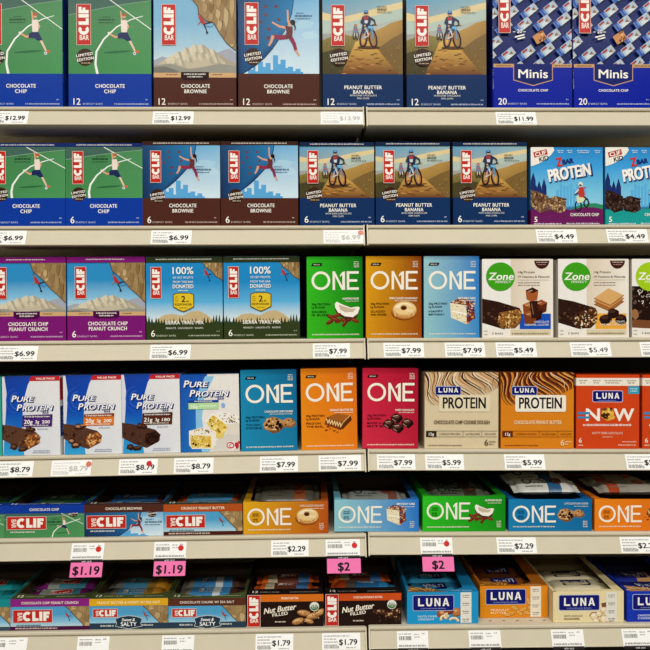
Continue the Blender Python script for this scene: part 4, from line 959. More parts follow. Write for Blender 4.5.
def side_text(col, s, ink):
    def f(r, w, h, d):
        a = Art(d/S, h); a.part('side_lettering'); a.push(3.4, h-40, 1, -90); a.text(s, 0, 0, 2.2, ink, al='c', w=30, bold=.03); a.pop()
        a.build(r, origin=(w*S+.0001, 0, h*S), ux=(0, 1, 0), uy=(0, 0, -1), nrm=(1, 0, 0))
    return f
EB = 'box of energy bars'; PBX = 'box of protein bars'
G12, B12, C12, H12, K12, M12 = 82, 82, 82, 81, 80.5, 79.3
mk = {
 's12': (lambda: std_box(soccer12, 82, 112.6, .14, '17357e', [(79.5, 113, BLUE)], BLUE, side_text(BLUE, 'CHOCOLATE CHIP', '6f86c8')), 82),
 'c12': (lambda: std_box(cliffbrown12, 82, 112.6, .14, '7fb0cc', [(82.8, 113, BROWN)], BROWN), 82),
 'w12': (lambda: std_box(wall12, 81, 112.6, .14, '1d3558', [(79, 113, BROWN)], BROWN), 81),
 'b12': (lambda: std_box(bike12, 80.5, 112.6, .14, '6a5c38', [(79.5, 113, NAVY)], NAVY), 80.5),
 'mini': (lambda: std_box(minis, 79.3, 112.8, .12, '15226a', [(71.5, 113, '10229a')], '15226a', None), 79.3),
 's6': (lambda: std_box(soccer6, 76.2, 80.5, .07, '2f6a42', [(53, 81, BLUE), (0, 3.6, '142a66')], BLUE), 76.2),
 'w6': (lambda: std_box(wall6, 77.2, 82.2, .07, '1d3558', [(55, 83, BROWN), (0, 3.6, BROWN)], BROWN), 77.2),
 'b6': (lambda: std_box(bike6, 74.8, 81.2, .07, '6a5c38', [(54, 82, NAVY), (0, 3.6, NAVY)], NAVY), 74.8),
 'p6': (lambda: std_box(plum6, 77, 82, .07, '3f90c0', [(57.6, 82, PLUM), (0, 5.6, PLUM)], PLUM), 77),
 't6': (lambda: std_box(sierra6, 76, 81.6, .07, '3f90c0', [(65, 82, '333e20'), (0, 5.6, '2f3a22')], '6f9ec0'), 76),
}
def E(key, xl, xr, row, label, group=None, **k):
    make, w = mk[key]; return put(key, make, w, xl, xr, row, label, EB, group, **k)
g = 'energy bar boxes on the topmost shelf'
E('s12', -20, 62, 0, 'tall green-and-blue soccer player box, cut by the left picture edge', g)
E('s12', 69, 151, 0, 'tall green-and-blue soccer player box beside the mountain cliff box', g)
E('c12', 154, 236, 0, 'tall brown box with snowy mountain and hanging cliff climber', g)
E('w12', 238, 319.5, 0, 'tall brown box with climber on a blue climbing wall', g)
E('b12', 322.4, 403, 0, 'tall navy mountain biker box next to the climbing wall box', g)
E('b12', 406, 487, 0, 'tall navy mountain biker box next to the blue minis boxes', g)
E('mini', 491.8, 571.2, 0, 'tall royal blue box of minis, left one of the pair', g)
E('mini', 571.7, 651, 0, 'tall royal blue box of minis at the right picture edge', g)
g = 'small energy bar boxes on the second shelf'
E('s6', -12, 65.4, 1, 'small green-and-blue soccer box cut by the left picture edge', g)
E('s6', 66.2, 142.2, 1, 'small green-and-blue soccer box beside the brown climbing wall boxes', g)
E('w6', 142.8, 220, 1, 'small brown climbing wall box touching the green soccer box', g)
E('w6', 220.8, 298.2, 1, 'small brown climbing wall box touching the mountain biker boxes', g)
E('b6', 299.6, 374.4, 1, 'small navy mountain biker box, leftmost of the three', g)
E('b6', 375.4, 450.2, 1, 'small navy mountain biker box, middle of the three', g)
E('b6', 452.2, 527.6, 1, 'small navy mountain biker box beside the blue kids box', g)
g = 'small energy bar boxes on the third shelf'
E('p6', -11.5, 65.5, 2, 'purple-and-sky-blue cliff climber box cut by the left picture edge', g)
E('p6', 68, 145, 2, 'purple-and-sky-blue cliff climber box beside the olive forest box', g)
E('t6', 146.6, 222.6, 2, 'olive green forest box with yellow shield, touching the purple box', g)
E('t6', 223.8, 300, 2, 'olive green forest box with yellow shield, beside bright green box', g)

def ZB(key, hill, bars, flav, xl, xr, label):
    put(key, lambda: std_box(zbar(0, hill, bars, flav, 0), 73.4, 75.4, .06, '2f7ab0', [(60, 76, hill)], '2a6aa0', kind='snack_bar_box'), 73.4, xl, xr, 1, label, 'box of snack bars', 'blue kids snack bar boxes', zs=1.045)
ZB('zp', '6a1f5a', ['6a4a34', '8a6848', 'c8aa80', '4a2e20', 'a88660'], ('CHOCOLATE CHIP',), 530, 603.6, 'blue kids snack bar box with purple hill and tan oat bar')
ZB('zm', '1f9a94', ['2c1c18', '3c2822', '4a342c', '1c100e', '5a443a'], ('CHOCOLATE MINT',), 604.4, 678, 'blue kids snack bar box with teal hill and dark chocolate bar')

def OB(key, c4, ink, food, fx, fy, fs, words, xl, xr, row, label, hh=81, side='1a1a1a'):
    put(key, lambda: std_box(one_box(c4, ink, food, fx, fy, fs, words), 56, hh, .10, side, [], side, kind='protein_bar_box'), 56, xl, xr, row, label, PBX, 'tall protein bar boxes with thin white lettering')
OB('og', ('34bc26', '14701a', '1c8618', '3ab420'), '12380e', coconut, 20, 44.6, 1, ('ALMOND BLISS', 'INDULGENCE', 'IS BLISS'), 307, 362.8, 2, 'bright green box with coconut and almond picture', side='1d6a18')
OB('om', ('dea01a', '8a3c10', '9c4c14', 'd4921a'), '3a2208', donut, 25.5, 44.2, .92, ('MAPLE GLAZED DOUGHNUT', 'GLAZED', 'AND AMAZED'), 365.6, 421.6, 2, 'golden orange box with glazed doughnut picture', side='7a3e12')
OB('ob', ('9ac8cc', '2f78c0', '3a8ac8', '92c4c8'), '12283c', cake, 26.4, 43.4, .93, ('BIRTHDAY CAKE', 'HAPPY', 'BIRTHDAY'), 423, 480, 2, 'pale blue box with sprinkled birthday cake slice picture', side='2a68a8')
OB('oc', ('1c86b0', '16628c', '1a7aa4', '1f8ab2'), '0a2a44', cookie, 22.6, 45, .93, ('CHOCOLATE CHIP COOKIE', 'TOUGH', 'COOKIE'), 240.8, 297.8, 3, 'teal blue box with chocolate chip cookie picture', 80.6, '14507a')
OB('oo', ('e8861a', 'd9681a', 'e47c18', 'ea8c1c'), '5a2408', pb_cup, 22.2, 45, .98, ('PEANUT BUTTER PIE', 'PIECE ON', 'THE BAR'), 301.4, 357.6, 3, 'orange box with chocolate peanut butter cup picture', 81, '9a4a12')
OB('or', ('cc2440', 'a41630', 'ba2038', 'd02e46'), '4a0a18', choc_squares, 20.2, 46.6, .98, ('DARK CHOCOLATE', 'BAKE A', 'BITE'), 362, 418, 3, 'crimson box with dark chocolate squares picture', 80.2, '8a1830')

def ZN(key, circ, band, food, flav, xl, xr, label):
    put(key, lambda: std_box(zone(circ, 0, band, food, flav), 72, 77.6, .06, 'cfc6b8', [], 'd8d2c8', kind='nutrition_bar_box'), 72, xl, xr, 2, label, 'box of nutrition bars', 'cream nutrition bar boxes with a green circle', zs=1.022)
ZN('z1', '3fa01c', '1a50b4', caramel, ('CHOCOLATE', 'CARAMEL CLUSTER'), 481.8, 553.4, 'cream nutrition bar box with caramel cubes and blue band')
ZN('z2', '3fa01c', 'e8a83a', smores, ('CHOCOLATE', "S'MORES CRUNCH"), 557.4, 629.4, 'cream nutrition bar box with graham crackers and yellow band')
ZN('z3', 'a2cc1e', 'a2cc1e', coconut_almond, ('DARK CHOCOLATE', 'COCONUT ALMOND'), 631, 703, 'cream nutrition bar box with lime circle at right picture edge')

def pp_side(c1):
    def f(r, w, h, d):
        a = Art(d/S, h); a.part('side_print'); a.rect(0, 0, d/S, h, 'e2e2e4'); a.rect(0.4, 2, 14, 24, 'c0242c'); a.rect(.6, 30, 14, 60, '1a3f9a')
        a.push(6, 45, 1, 90); a.text('PURE', 0, 0, 6, WHITE, w=22, bold=.05); a.pop()
        a.build(r, origin=(w*S+.0001, 0, h*S), ux=(0, 1, 0), uy=(0, 0, -1), nrm=(1, 0, 0))
    return f
def PP(key, cols, words, bar, xl, xr, label, deg=0):
    put(key, lambda: std_box(pure(cols, words, bar), 57.6, 78, .10, 'd6d8dc', [], '3a5a9a', pp_side(0), kind='protein_bar_box'), 57.6, xl, xr, 3, label, PBX, 'white-and-blue protein bar value packs', deg=deg)
PP('u1', ('4a2470', '3a1c5c'), ('20g', '3g', '200'), pb_chip, 2.8, 60.4, 'white-and-blue protein bar box with purple claim panel', -2)
PP('u2', ('d9762a', '8a3a1c'), ('20g', '2g', '200'), pb_pb, 64.2, 121.8, 'white-and-blue protein bar box with orange claim panel')
PP('u3', ('5a2a1c', '4a2018'), ('21g', '3g', '180'), pb_deluxe, 122.6, 180.2, 'white-and-blue protein bar box with brown claim panel')
put('ucake', lambda: std_box(pure_cake, 58.4, 77.2, .10, '1d5cb4', [], '24447a', kind='protein_bar_box'), 58.4, 181, 239.8, 3, 'white-and-blue protein bar box with yellow birthday cake bars', PBX)
put('uteal', lambda: std_box(lambda a, w, h: (a.part('artwork'), a.quad4(0, 0, w, h, '1f8a84', '2a9a8c', '2fae9a', '1a7a78')), 57.6, 78, .10, '1f8a84', [], '1a6a66', kind='protein_bar_box'), 57.6, -56.4, 1.6, 3, 'teal box, only a sliver at the left picture edge', PBX)

put('lp1', lambda: std_box(luna_protein('d9c7a2', ['c08a5a', 'd8b486', '3a2018', 'e8d6b4', 'b8865c', 'd9c096', 'caa070'], 'e2d6b4', '5a4028', '3a2a1e', 'CHOCOLATE CHIP COOKIE DOUGH', 56), 74.6, 76.4, .07, 'c8b48c', [], '8a7a5c', kind='protein_bar_box'), 74.6, 423.8, 498.6, 3, 'cream protein bar box with brown marbled swirls', PBX)
put('lp2', lambda: std_box(luna_protein('d9821e', ['4a1e12', 'd98a3a', '6a2c16', '3a160e', 'e0a050', '8a4420', '5a2414'], 'f1e8d6', 'f0d8a8', '6a2a10', 'CHOCOLATE PEANUT BUTTER', 48), 74, 76.4, .07, 'b8681a', [], '7a4412', kind='protein_bar_box'), 74, 500, 574, 3, 'orange protein bar box with dark chocolate swirls', PBX)
for k, (xl, xr, lb) in enumerate(((575.2, 639.6, 'red-orange nut bar box beside the swirled orange box'), (641.2, 705.6, 'red-orange nut bar box at the right picture edge'))):
    put('ln', lambda: std_box(luna_now, 64.4, 74.4, .06, 'b03414', [(3.4, 11.2, 'efe6d4')], '9a2c12', kind='snack_bar_box'), 64.4, xl, xr, 3, lb, 'box of snack bars', 'red-orange nut bar boxes')
# ---------------------------------------------------------------- open display boxes
def tray(draw, w, h, d, outer, inner, tops, floor, top_art=None, kind='display_box', side=None):
    """open-topped display carton: walls, raised floor, cut-out lid panels (polygons in pixels: x, depth)"""
    r = empty(kind); W, H, t = w*S, h*S, .0012
    m = MB()
    for x0, x1, y0, y1 in ((0, W, 0, t), (0, W, d-t, d), (0, t, t, d-t), (W-t, W, t, d-t)):
        m.box(x0, x1, y0, y1, 0, H, outer)
    m.face([(t, t+.0001, .001), (W-t, t+.0001, .001), (W-t, t+.0001, H-.0005), (t, t+.0001, H-.0005)][::-1], inner)
    m.face([(t, d-t-.0001, .001), (W-t, d-t-.0001, .001), (W-t, d-t-.0001, H-.0005), (t, d-t-.0001, H-.0005)], inner)
    m.face([(t+.0001, t, .001), (t+.0001, d-t, .001), (t+.0001, d-t, H-.0005), (t+.0001, t, H-.0005)], inner)
    m.face([(W-t-.0001, t, .001), (W-t-.0001, d-t, .001), (W-t-.0001, d-t, H-.0005), (W-t-.0001, t, H-.0005)][::-1], inner)
    m.box(t, W-t, t, d-t, 0, floor, inner)
    m.build('carton', CARD, r)
    m = MB()
    for poly, col in tops:
        m.prism_z([(x*S, y*S) for x, y in poly], H, H+.0006, col)
    if tops: m.build('lid_edge', CARD, r)
    if top_art:
        dd = d/S; a = Art(w, dd); top_art(a, w, dd); a.build(r, origin=(0, d, H+.0007), ux=(1, 0, 0), uy=(0, -1, 0), nrm=(0, 0, 1))
    a = Art(w, h); draw(a, w, h); a.build(r, origin=(0, -.0001, H))
    if side: side(r, w, h, d)
    return r
def lip(w, d, col, ends, mid, sw, p=2.0, n=14, side=None):
    """front lid edge deep at the ends and dipping to mid, plus a strip of lid along each side"""
    out = []
    pr = [(w*i/n, mid+(ends-mid)*abs(2*i/n-1)**p) for i in range(n+1)]
    for (xa, ya), (xb, yb) in zip(pr, pr[1:]): out.append(([(xa, 0), (xb, 0), (xb, yb), (xa, ya)], col))
    dd = d/S
    out.append(([(0, ends), (sw, ends), (sw, dd), (0, dd)], side or col)); out.append(([(w-sw, ends), (w, ends), (w, dd), (w-sw, dd)], side or col))
    return out
def lip_text(n, ink, side_ink):
    def f(a, w, d):
        a.part('lid_lettering'); a.text(str(n), 8, d-3.2, 5, ink, bold=.03); a.text('ENERGY BARS', 13, d-3.4, 2.6, side_ink, al='l', w=19, bold=.03); a.micro(w*.56, d-5.4, w-5, 1.8, side_ink, 3)
    return f

def clif_tray(kind_art, band, flav, fw, claim, foot=None):
    def draw(a, w, h):
        kind_art(a, w, h)
        a.part('flavor_band'); a.rect(0, 0, w, 7.6, band)
        title(a, (flav,), w*.5, 5.2, 2.6, 4, (fw,), 'f2e6cc')
        if foot: a.part('claim_strip'); a.rect(0, h-3.8, w, h, foot); a.micro(5, h-2.7, 46, 1.5, 'e8dcc8', 4)
        clif_logo(a, 2.4, 10.6, 41.5, 23.8, False)
        a.part('claim_lettering'); a.micro(6, 25.2, 31, 1.6, claim, 5)
    return draw
def a_soccer(a, w, h): soccer(a, 0, 7.6, w, h, ([(56, 8), (78, 19)], [(47, h), (48.4, 26.6), (53, 22), (60, 18.6), (68, 16), (75, 13.6)]), 58.8, 12.6, .42, 42.6, 13); badge(a, 68, 7.4, 4.6)
def a_wall(a, w, h): wall_climber(a, 0, 7.6, w, h, [(.72, 0), (.7, .25), (.66, .45), (.6, .62), (.52, .8), (.46, .94), (.42, 1)], 55.6, 14.6, .46, 60, 14.4, 8); badge(a, 67, 8.2, 4.8)
def a_cliff(px):
    def f(a, w, h): cliff(a, 0, 7.6, w, h, [(px, 7.6), (px+5, 12), (px+8, 16), (px+12, 20), (px+17, 25), (px+19, h), (w, h), (w, 7.6)], px+1, 15, .42, 0, ('4fa0cc', '8cc4de'))
    return f
def salty(sea, band, ink):
    def draw(a, w, h):
        a_cliff(53)(a, w, h); a.part('flavor_band'); a.rect(0, 0, w, 7.2, band)
        title(a, (sea[0],), w*.5, 5, 2.4, 4, (sea[1],), ink)
        a.part('claim_strip'); a.rect(0, h-6, w, h, '2b3f50'); a.micro(11, h-4.2, 25, 1.6, 'e2e2d8', 3); a.micro(52, h-4.6, 63, 1.6, 'e2e2d8', 5)
        clif_logo(a, 3.4, 10, 28, 18.8, False)
        a.part('badge'); P = [(26, 20.4), (31, 18.4), (39, 17.4), (47, 18.4), (52, 20.4), (50.6, 25), (52, 27.4), (39, 30), (26, 27.4), (27.4, 25)]
        a.poly([(39+(x-39)*1.05, 24+(y-24)*1.1) for x, y in P], 'c6ccc8'); a.poly(P, '23384a')
        a.text('Sweet &', 38.6, 22.6, 3, 'eef0e8', w=13, bold=.05, shear=.3); a.text('SALTY', 39, 27.4, 3.8, 'f2f2ea', w=15.5, bold=.05)
    return draw
def nut_butter(flav, fw, band, nut, seal):
    def draw(a, w, h):
        a.part('artwork'); a.rect(0, 0, w, h, '241511')
        for i, (x, y, rx, ry, q) in enumerate(((57, 19, 7, 3.2, 8), (66, 22, 7, 3.4, -14), (73, 18.6, 6, 3, -30), (51, 27, 6.4, 3.2, -18), (62, 27, 5, 2.4, 20))[:5 if nut == 'p' else 3]):
            c = ('c08a52', '8a5a30', 'e0b882') if nut == 'p' else ('4a2a1c', '2f1a12', 'd9a878')
            a.ell(x, y, rx, ry, c[1], q); a.ell(x-.3, y-.5, rx*.88, ry*.74, c[0], q); a.ell(x-rx*.2, y-.8, rx*.5, ry*.34, c[2], q)
            a.specks([(x-rx, y-ry*.5), (x+rx, y-ry*.5), (x+rx*.8, y+ry*.6), (x-rx*.8, y+ry*.6)], 9, [c[1], c[2]], .8, i)
        if nut != 'p': a.specks([(48, 16), (76, 16), (78, 30), (48, 30)], 40, ['4a2e22', '5a3a2a', '1a0e0a', '3a221a'], 1.6, 9)
        a.part('flavor_band'); a.rect(13.6, 0, w, 7.2, band); a.text(flav, 43, 4.8, 2, 'f8ead4', w=fw, bold=.05)
        clif_logo(a, .4, .3, 13.4, h-.3)
        a.part('title_lettering'); a.push(17, 19.4, 1, -8); a.text('Nut Butter', 0, 0, 5.6, 'f4ead6', al='l', w=33, bold=.05, shear=.35); a.pop()
        a.push(25.6, 22.2, 1, -8); a.text('FILLED', 0, 0, 3.1, 'f4ead6', al='l', w=15.5, bold=.06); a.pop(); a.micro(28, 26.4, 39, 1.5, 'e8dcc8', 3)
        a.part('organic_seal'); a.ell(*seal, 4.7, 4.6, 'e8e6da'); a.ell(*seal, 4.1, 4, '4c7a4a', a0=0, a1=180); a.micro(seal[0]-2.8, seal[1]-2, seal[0]+2.8, 1.6, '3a5a3a'); a.micro(seal[0]-2.6, seal[1]+.8, seal[0]+2.6, 1, 'e8e6da', 2)
    return draw
def one_tray(c4, ink, food, fx, fy, fs, flav):
    def draw(a, w, h):
        a.part('artwork'); a.quad4(0, 0, w, h, *c4); food(a, fx, fy, fs)
        a.part('logo'); one_word(a, 4, 6.4, 44, 17, t=2)
        a.part('claim_lettering'); a.micro(9.4, 11, 15.4, 1.6, ink, 3); a.micro(9, 13, 15.8, 1.4, ink, 4); a.micro(9.6, 16.4, 14.8, 1.6, ink, 5); a.micro(9.4, 18.4, 15, 1.2, ink, 6)
        a.part('weight_lettering'); a.micro(4.4, h-5.2, 47, 1.4, 'efe6d0', 6); a.part('count_lettering')
        for i in range(4): a.micro(w-9, h-10.4+i*1.8, w-4.4, 1.1, 'efe6d0', i)
        a.part('flavor_lettering'); a.text(flav, w-4, 5.2, 1.9, 'f8f2e2', al='r', w=min(len(flav)*1.4, 24), bold=.05); a.micro(w-18, 6.6, w-4, .9, 'efe6d0', 3)
    return draw
def luna_tray(bg, food, flav, ink, strip_col, speck):
    def draw(a, w, h):
        a.part('artwork'); a.rect(0, 0, w, h, bg)
        if speck: a.specks([(0, 0), (w, 0), (w, h), (0, h)], 90, speck, 1.0, 4)
        food(a)
        a.part('claim_strip'); a.rect(w-18, .6, w-7, h-.8, strip_col)
        for i in range(4): a.micro(w-16, 3+i*8, w-9, 1.3, '4a463e', i+1); a.micro(w-15.6, 5+i*8, w-9.4, 1.1, '6a665c', i+3)
        luna_plate(a, 5.6, 3, 47.4, 19, edge='aebfe2')
        a.part('flavor_lettering')
        for i, t in enumerate(flav): a.text(t, 11, 25.4+i*2.9, 1.9, ink, al='l', w=(19, 16)[i], bold=.05)
    return draw
def nuts_mix(a):
    for i, (x, y, rx, ry, c, e, q) in enumerate(((36, 22, 6, 5, 'a5532c', '7a3a1e', 10), (50, 20.6, 5, 4.6, 'b8763c', '8a5426', -20), (43, 19.6, 4, 3, '8a4020', '5a2814', 0))):
        a.ell(x, y, rx, ry, e, q); a.ell(x-.4, y-.6, rx*.86, ry*.84, c, q); a.ell(x-1, y-1.4, rx*.4, ry*.3, 'd9a070', q)
    for x, y, r0, q in ((38.6, 27, 4.6, 150), (47, 29.6, 4.4, 200), (41, 24.4, 3.4, 100)):
        a.arc(x, y, r0, r0*.7, q, q+170, 2.6, 'b58a52', 8); a.arc(x, y-.3, r0, r0*.7, q, q+170, 2, 'ecd6a4', 8); a.arc(x, y-.6, r0*1.05, r0*.72, q+20, q+120, .6, 'f8ecc8', 8)
def peanuts(a):
    for i, (x, y, q) in enumerate(((36, 23, 20), (45, 24.4, -20), (41, 28, 40), (49, 28, 10), (32, 28.6, -10), (28, 29.6, 4), (52, 24, 60), (45, 14, -70), (50, 16, 70))):
        a.ell(x, y, 4.2, 2, 'a8641e', q); a.ell(x-.2, y-.3, 3.7, 1.6, 'e0aa54', q); a.line([(x-2.6, y-.2), (x+2.6, y-.4)], .4, 'b87a2e')
def macadamia(a):
    a.poly([(49, 12), (54, 11), (56, 15), (50, 17)], '7a4a30')
    for i, (x, y, r0) in enumerate(((52, 19, 4), (56, 22, 4.4), (42, 25, 4.4), (47, 23, 3.4), (52, 28, 4.6), (44, 30, 3.6), (57, 29, 3))):
        a.ell(x, y, r0, r0*.86, 'b58e5a'); a.ell(x-.3, y-.3, r0*.86, r0*.72, 'e9d6ae'); a.ell(x-.8, y-1, r0*.4, r0*.28, 'f7ecd2')
    a.arc(42, 25, 4.8, 4, 180, 300, .8, '8a5a34', 8)
def cookie_art(a): a.push(44, 18, .6); cookie(a, 0, 0, 1); a.pop()

# ---------------------------------------------------------------- wrapped bars
def wrapped_bar(Lp, Wp, Tm, body, bands, draw, seed=1):
    """flow-wrapped bar centred on its own middle, lying along x"""
    r = empty('wrapped_bar'); L, W, T = Lp*S, Wp*S, Tm; rr = random.Random(seed)
    ph = [rr.uniform(0, 6.28) for _ in range(6)]
    def hgt(x, y):
        u, v = min(abs(2*x/L), 1), min(abs(2*y/W), 1)
        base = (T/2)*(1-v**3)**.55*(1-u**7)**.6
        ed = max(u-.55, 0)*2.2
        return base*(1+.16*math.sin(x*150+ph[0]+y*60)*ed+.06*math.sin(y*190+ph[1]+x*40)+.05*math.sin(x*75+ph[2]-y*120)) + .0004
    nx, ny = 30, 10; m = MB()
    def col(u):
        for a, b, c in bands:
            if a <= u <= b: return c
        return body
    for sg in (1, -1):
        for i in range(nx):
            for j in range(ny):
                q = []
                for a, b in ((i, j), (i+1, j), (i+1, j+1), (i, j+1)):
                    x, y = -L/2+L*a/nx, -W/2+W*b/ny; q.append((x, y, sg*hgt(x, y)))
                m.face(q if sg > 0 else q[::-1], col((i+.5)/nx))
    wr = m.build('wrapper', FILM, r, smooth=True)
    for s, u in ((-1, 0.0), (1, 1.0)):                                    # crimped saw-tooth end seals
        m = MB(); n = 12
        for k in range(n):
            a, b = -W/2+W*k/n, -W/2+W*(k+1)/n; x0, x1, x2 = s*L/2, s*(L/2+.008), s*(L/2+.0095)
            z = .0006*(1 if k % 2 else -1)
            m.face([(x0, a, .0004), (x1, a, z), (x2, (a+b)/2, 0), (x1, b, -z), (x0, b, .0004)], col(u+.001*s*-1) if bands else body)
            m.face([(x0, a, -.0004), (x1, a, z-.0005), (x2, (a+b)/2, -.0005), (x1, b, -z-.0005), (x0, b, -.0004)][::-1], body)
        m.build('end_seal', FILM, r)
    a = Art(Lp, Wp); draw(a, Lp, Wp)
    def warp(p): return (p.x, p.y, hgt(p.x, p.y)*1.0+.0006+p.z)
    a.build(wr, origin=(-L/2, W/2, 0), ux=(1, 0, 0), uy=(0, -1, 0), nrm=(0, 0, 1), mat=FILM, warp=warp)
    return r
def d_clif(bg, accent=None):
    def f(a, w, h):
        a.part('wrapper_print')
        clif_logo(a, w*.3, h*.2, w*.66, h*.62, False, part='wrapper_print'); a.micro(w*.32, h*.72, w*.6, 2, 'e8e2d4', 3)
        if accent: a.poly([(w*.74, h*.12), (w*.9, h*.2), (w*.92, h*.85), (w*.78, h*.8)], accent)
    return f
def d_back(a, w, h):
    a.part('wrapper_print'); a.micro(w*.3, h*.22, w*.62, 1.6, 'd8d4c8', 3); a.micro(w*.32, h*.4, w*.58, 1.2, 'd8d4c8', 5); a.micro(w*.32, h*.52, w*.6, 1.2, 'd8d4c8', 6)
    a.rect(w*.64, h*.25, w*.72, h*.6, 'd8d4c8')
    for i in range(6): a.rect(w*.65+i*.7, h*.28, w*.65+i*.7+.35, h*.57, '2a2a2a')
    a.micro(w*.3, h*.7, w*.66, 1.4, 'd8d4c8', 8)
def d_one(ink, food):
    def f(a, w, h):
        a.part('wrapper_print'); one_word(a, w*.12, h*.16, w*.42, h*.5, ink, 1.8); a.ell(w*.72, h*.42, w*.1, h*.3, food); a.ell(w*.72, h*.38, w*.07, h*.18, '6a3a20'); a.micro(w*.14, h*.78, w*.44, 2, ink, 4)
    return f
def d_luna(plate, ink):
    def f(a, w, h):
        a.part('wrapper_print'); a.rrect(w*.26, h*.12, w*.8, h*.7, 2, plate); a.text('LUNA', w*.53, h*.57, h*.3, ink, w=w*.42, bold=.08); a.micro(w*.36, h*.78, w*.6, 1.8, '6a5a48', 3)
    return f
BARS = {}
def bar(key, *args):
    if key not in BARS: BARS[key] = [wrapped_bar(*args, seed=len(BARS)+3), False]
    p = BARS[key]
    if not p[1]: p[1] = True; return p[0]
    return dup(p[0])
SPEC = {
 'cgreen': (60, 23, .017, '2c5c36', [(0, .12, '14368c'), (.88, 1, '14368c')], d_back),
 'cblue': (60, 23, .017, '2a5f92', [(0, .1, '4f2a20'), (.9, 1, '4f2a20')], d_back),
 'ccrunch': (60, 23, .017, '4a94c0', [(0, .1, 'a5481c'), (.9, 1, 'a5481c')], d_back),
 'cplum': (60, 23, .017, '3c7f90', [(0, .18, '6a1a62'), (.84, 1, '6a1a62'), (.62, .84, '8a8f86')], d_clif('3c7f90', 'b0a890')),
 'cteal': (60, 23, .017, '1a8a8c', [(0, .15, '126a70'), (.9, 1, '126a70')], d_clif('1a8a8c', 'd9c08a')),
 'chon': (58, 23, .017, '3f7fa0', [(0, .2, 'c88a24'), (.2, .36, '8a6a2a'), (.8, 1, '6a6a62')], d_back),
 'csalt': (58, 23, .017, '3c82b4', [(0, .16, '4a3026'), (.34, .46, 'c8d0d0'), (.86, 1, '7a7468')], d_back),
 'nut': (57, 22, .018, '5a2a1c', [(0, .1, 'c8581c'), (.7, .86, 'b5a888'), (.86, 1, 'c8581c'), (.1, .3, '3a6a9a')], d_clif('5a2a1c', '6a4a30')),
 'nutb': (57, 22, .018, '2a6a9c', [(0, .2, '2f86b8'), (.62, .8, '6a5c50'), (.8, 1, 'c24a1c')], lambda a, w, h: (a.part('wrapper_print'), a.micro(w*.3, h*.3, w*.6, 4, 'c8d8e0', 3), a.ell(w*.48, h*.6, 6, 3, '8a5a3a'))),
 'odonut': (57, 24, .018, '575246', [(.62, .84, '8a4a22')], d_one('4a443a', '7a2a1c')),
 'ocake': (57, 24, .018, '868a80', [(.72, .9, '7a4a3c')], d_one('2a3648', '8a3a34')),
 'oalmond': (57, 24, .018, '565c4c', [(.58, .8, '3a3428')], d_one('22281e', '3a241a')),
 'ocookie': (58, 25, .019, 'd6d5cc', [(.52, .76, '2a5f8a')], d_one('3a3e44', '5a3a2c')),
 'opb': (58, 25, .019, 'a09a8c', [(.1, .3, 'b5441c')], d_one('8a8478', 'a8421c')),
 'lblue': (50, 24, .017, '2f8ab0', [(0, .14, '1f6a90')], d_luna('14185a', 'c9d0ea')),
 'lpea': (50, 24, .017, '8a4a1c', [(0, .14, '6a3614')], d_luna('14185a', 'c9d0ea')),
 'lmac': (54, 24, .018, 'cabf9f', [(0, .1, 'b0a583')], d_luna('12163e', 'e9e2cc')),
 'lcook': (50, 24, .017, '1a2a86', [(.2, .5, 'b98a58')], d_luna('14185a', 'c9d0ea')),
}
def bars_in(tr, key, spots, what, floor):
    """spots: (x from the tray's left edge in px, depth px of the bar's middle, tilt, yaw, lift in m)"""
    names = ('front', 'second', 'third', 'fourth', 'fifth')
    for i, (x, y, tilt, yaw, lift) in enumerate(spots):
        k = key[i] if isinstance(key, (list, tuple)) else key
        b = bar(k, *SPEC[k]); T = SPEC[k][2]
        b.location = tr.location + Vector((x*S, y*S, floor+T/2*1.3+lift-x*S*math.tan(tr.rotation_euler.y)))
        b.rotation_euler = (math.radians(tilt), 0, math.radians(180+yaw) if not k.startswith('o') else math.radians(yaw))
        tag(b, f'{names[i]} wrapped bar in the {what}', 'wrapped bar', 'wrapped bars in the open display boxes')

DB = 'open display box'
def T(key, make, w, xl, xr, row, label, Y=.004, deg=0, group=None):
    return put(key, make, w, xl, xr, row, label, DB, group, Y, deg)
g = 'open energy bar display boxes'
FL = .030
GREEN_LID, BLK = '2f6a3a', '1a1312'
t_soc = lambda: tray(clif_tray(a_soccer, BLUE, 'CHOCOLATE CHIP', 29, 'e9eee4'), 79, 31.6, .17, '1c3f8c', '5a4a38', lip(79, .17, '16368c', 10, 5, 3, side='2c5c36'), FL, lip_text(12, 'e8ecf4', 'aab8d8'))
c0 = T('ts', t_soc, 79, -75, 4, 4, 'open green-and-blue soccer display box cut by the left picture edge', group=g)
c1 = T('ts', None, 79, 5, 84, 4, 'open green-and-blue soccer display box, whole, next to the brown one', group=g)
c2 = T('tw', lambda: tray(clif_tray(a_wall, BROWN, 'CHOCOLATE BROWNIE', 36, 'e9eee4'), 78.4, 31.6, .17, '2a3f5c', '5a4a38', lip(78.4, .17, '3a241e', 9, 4, 3, side='2a5a8a'), FL, lip_text(12, 'e8ddd0', 'a89888')), 78.4, 84.8, 163.2, 4, 'open brown display box with blue climbing wall front', group=g)
c3 = T('tc', lambda: tray(clif_tray(a_cliff(55), 'b0501f', 'CRUNCHY PEANUT BUTTER', 43, '2a3a4a', '4a1e18'), 78.6, 31, .17, '8a4a24', '5a4a38', lip(78.6, .17, '2e3a2c', 11, 5, 3), FL, lip_text(12, 'e8ecdc', 'a8ac90')), 78.6, 163.8, 242.4, 4, 'open sky blue display box with rust orange top band', group=g)
ND = .20
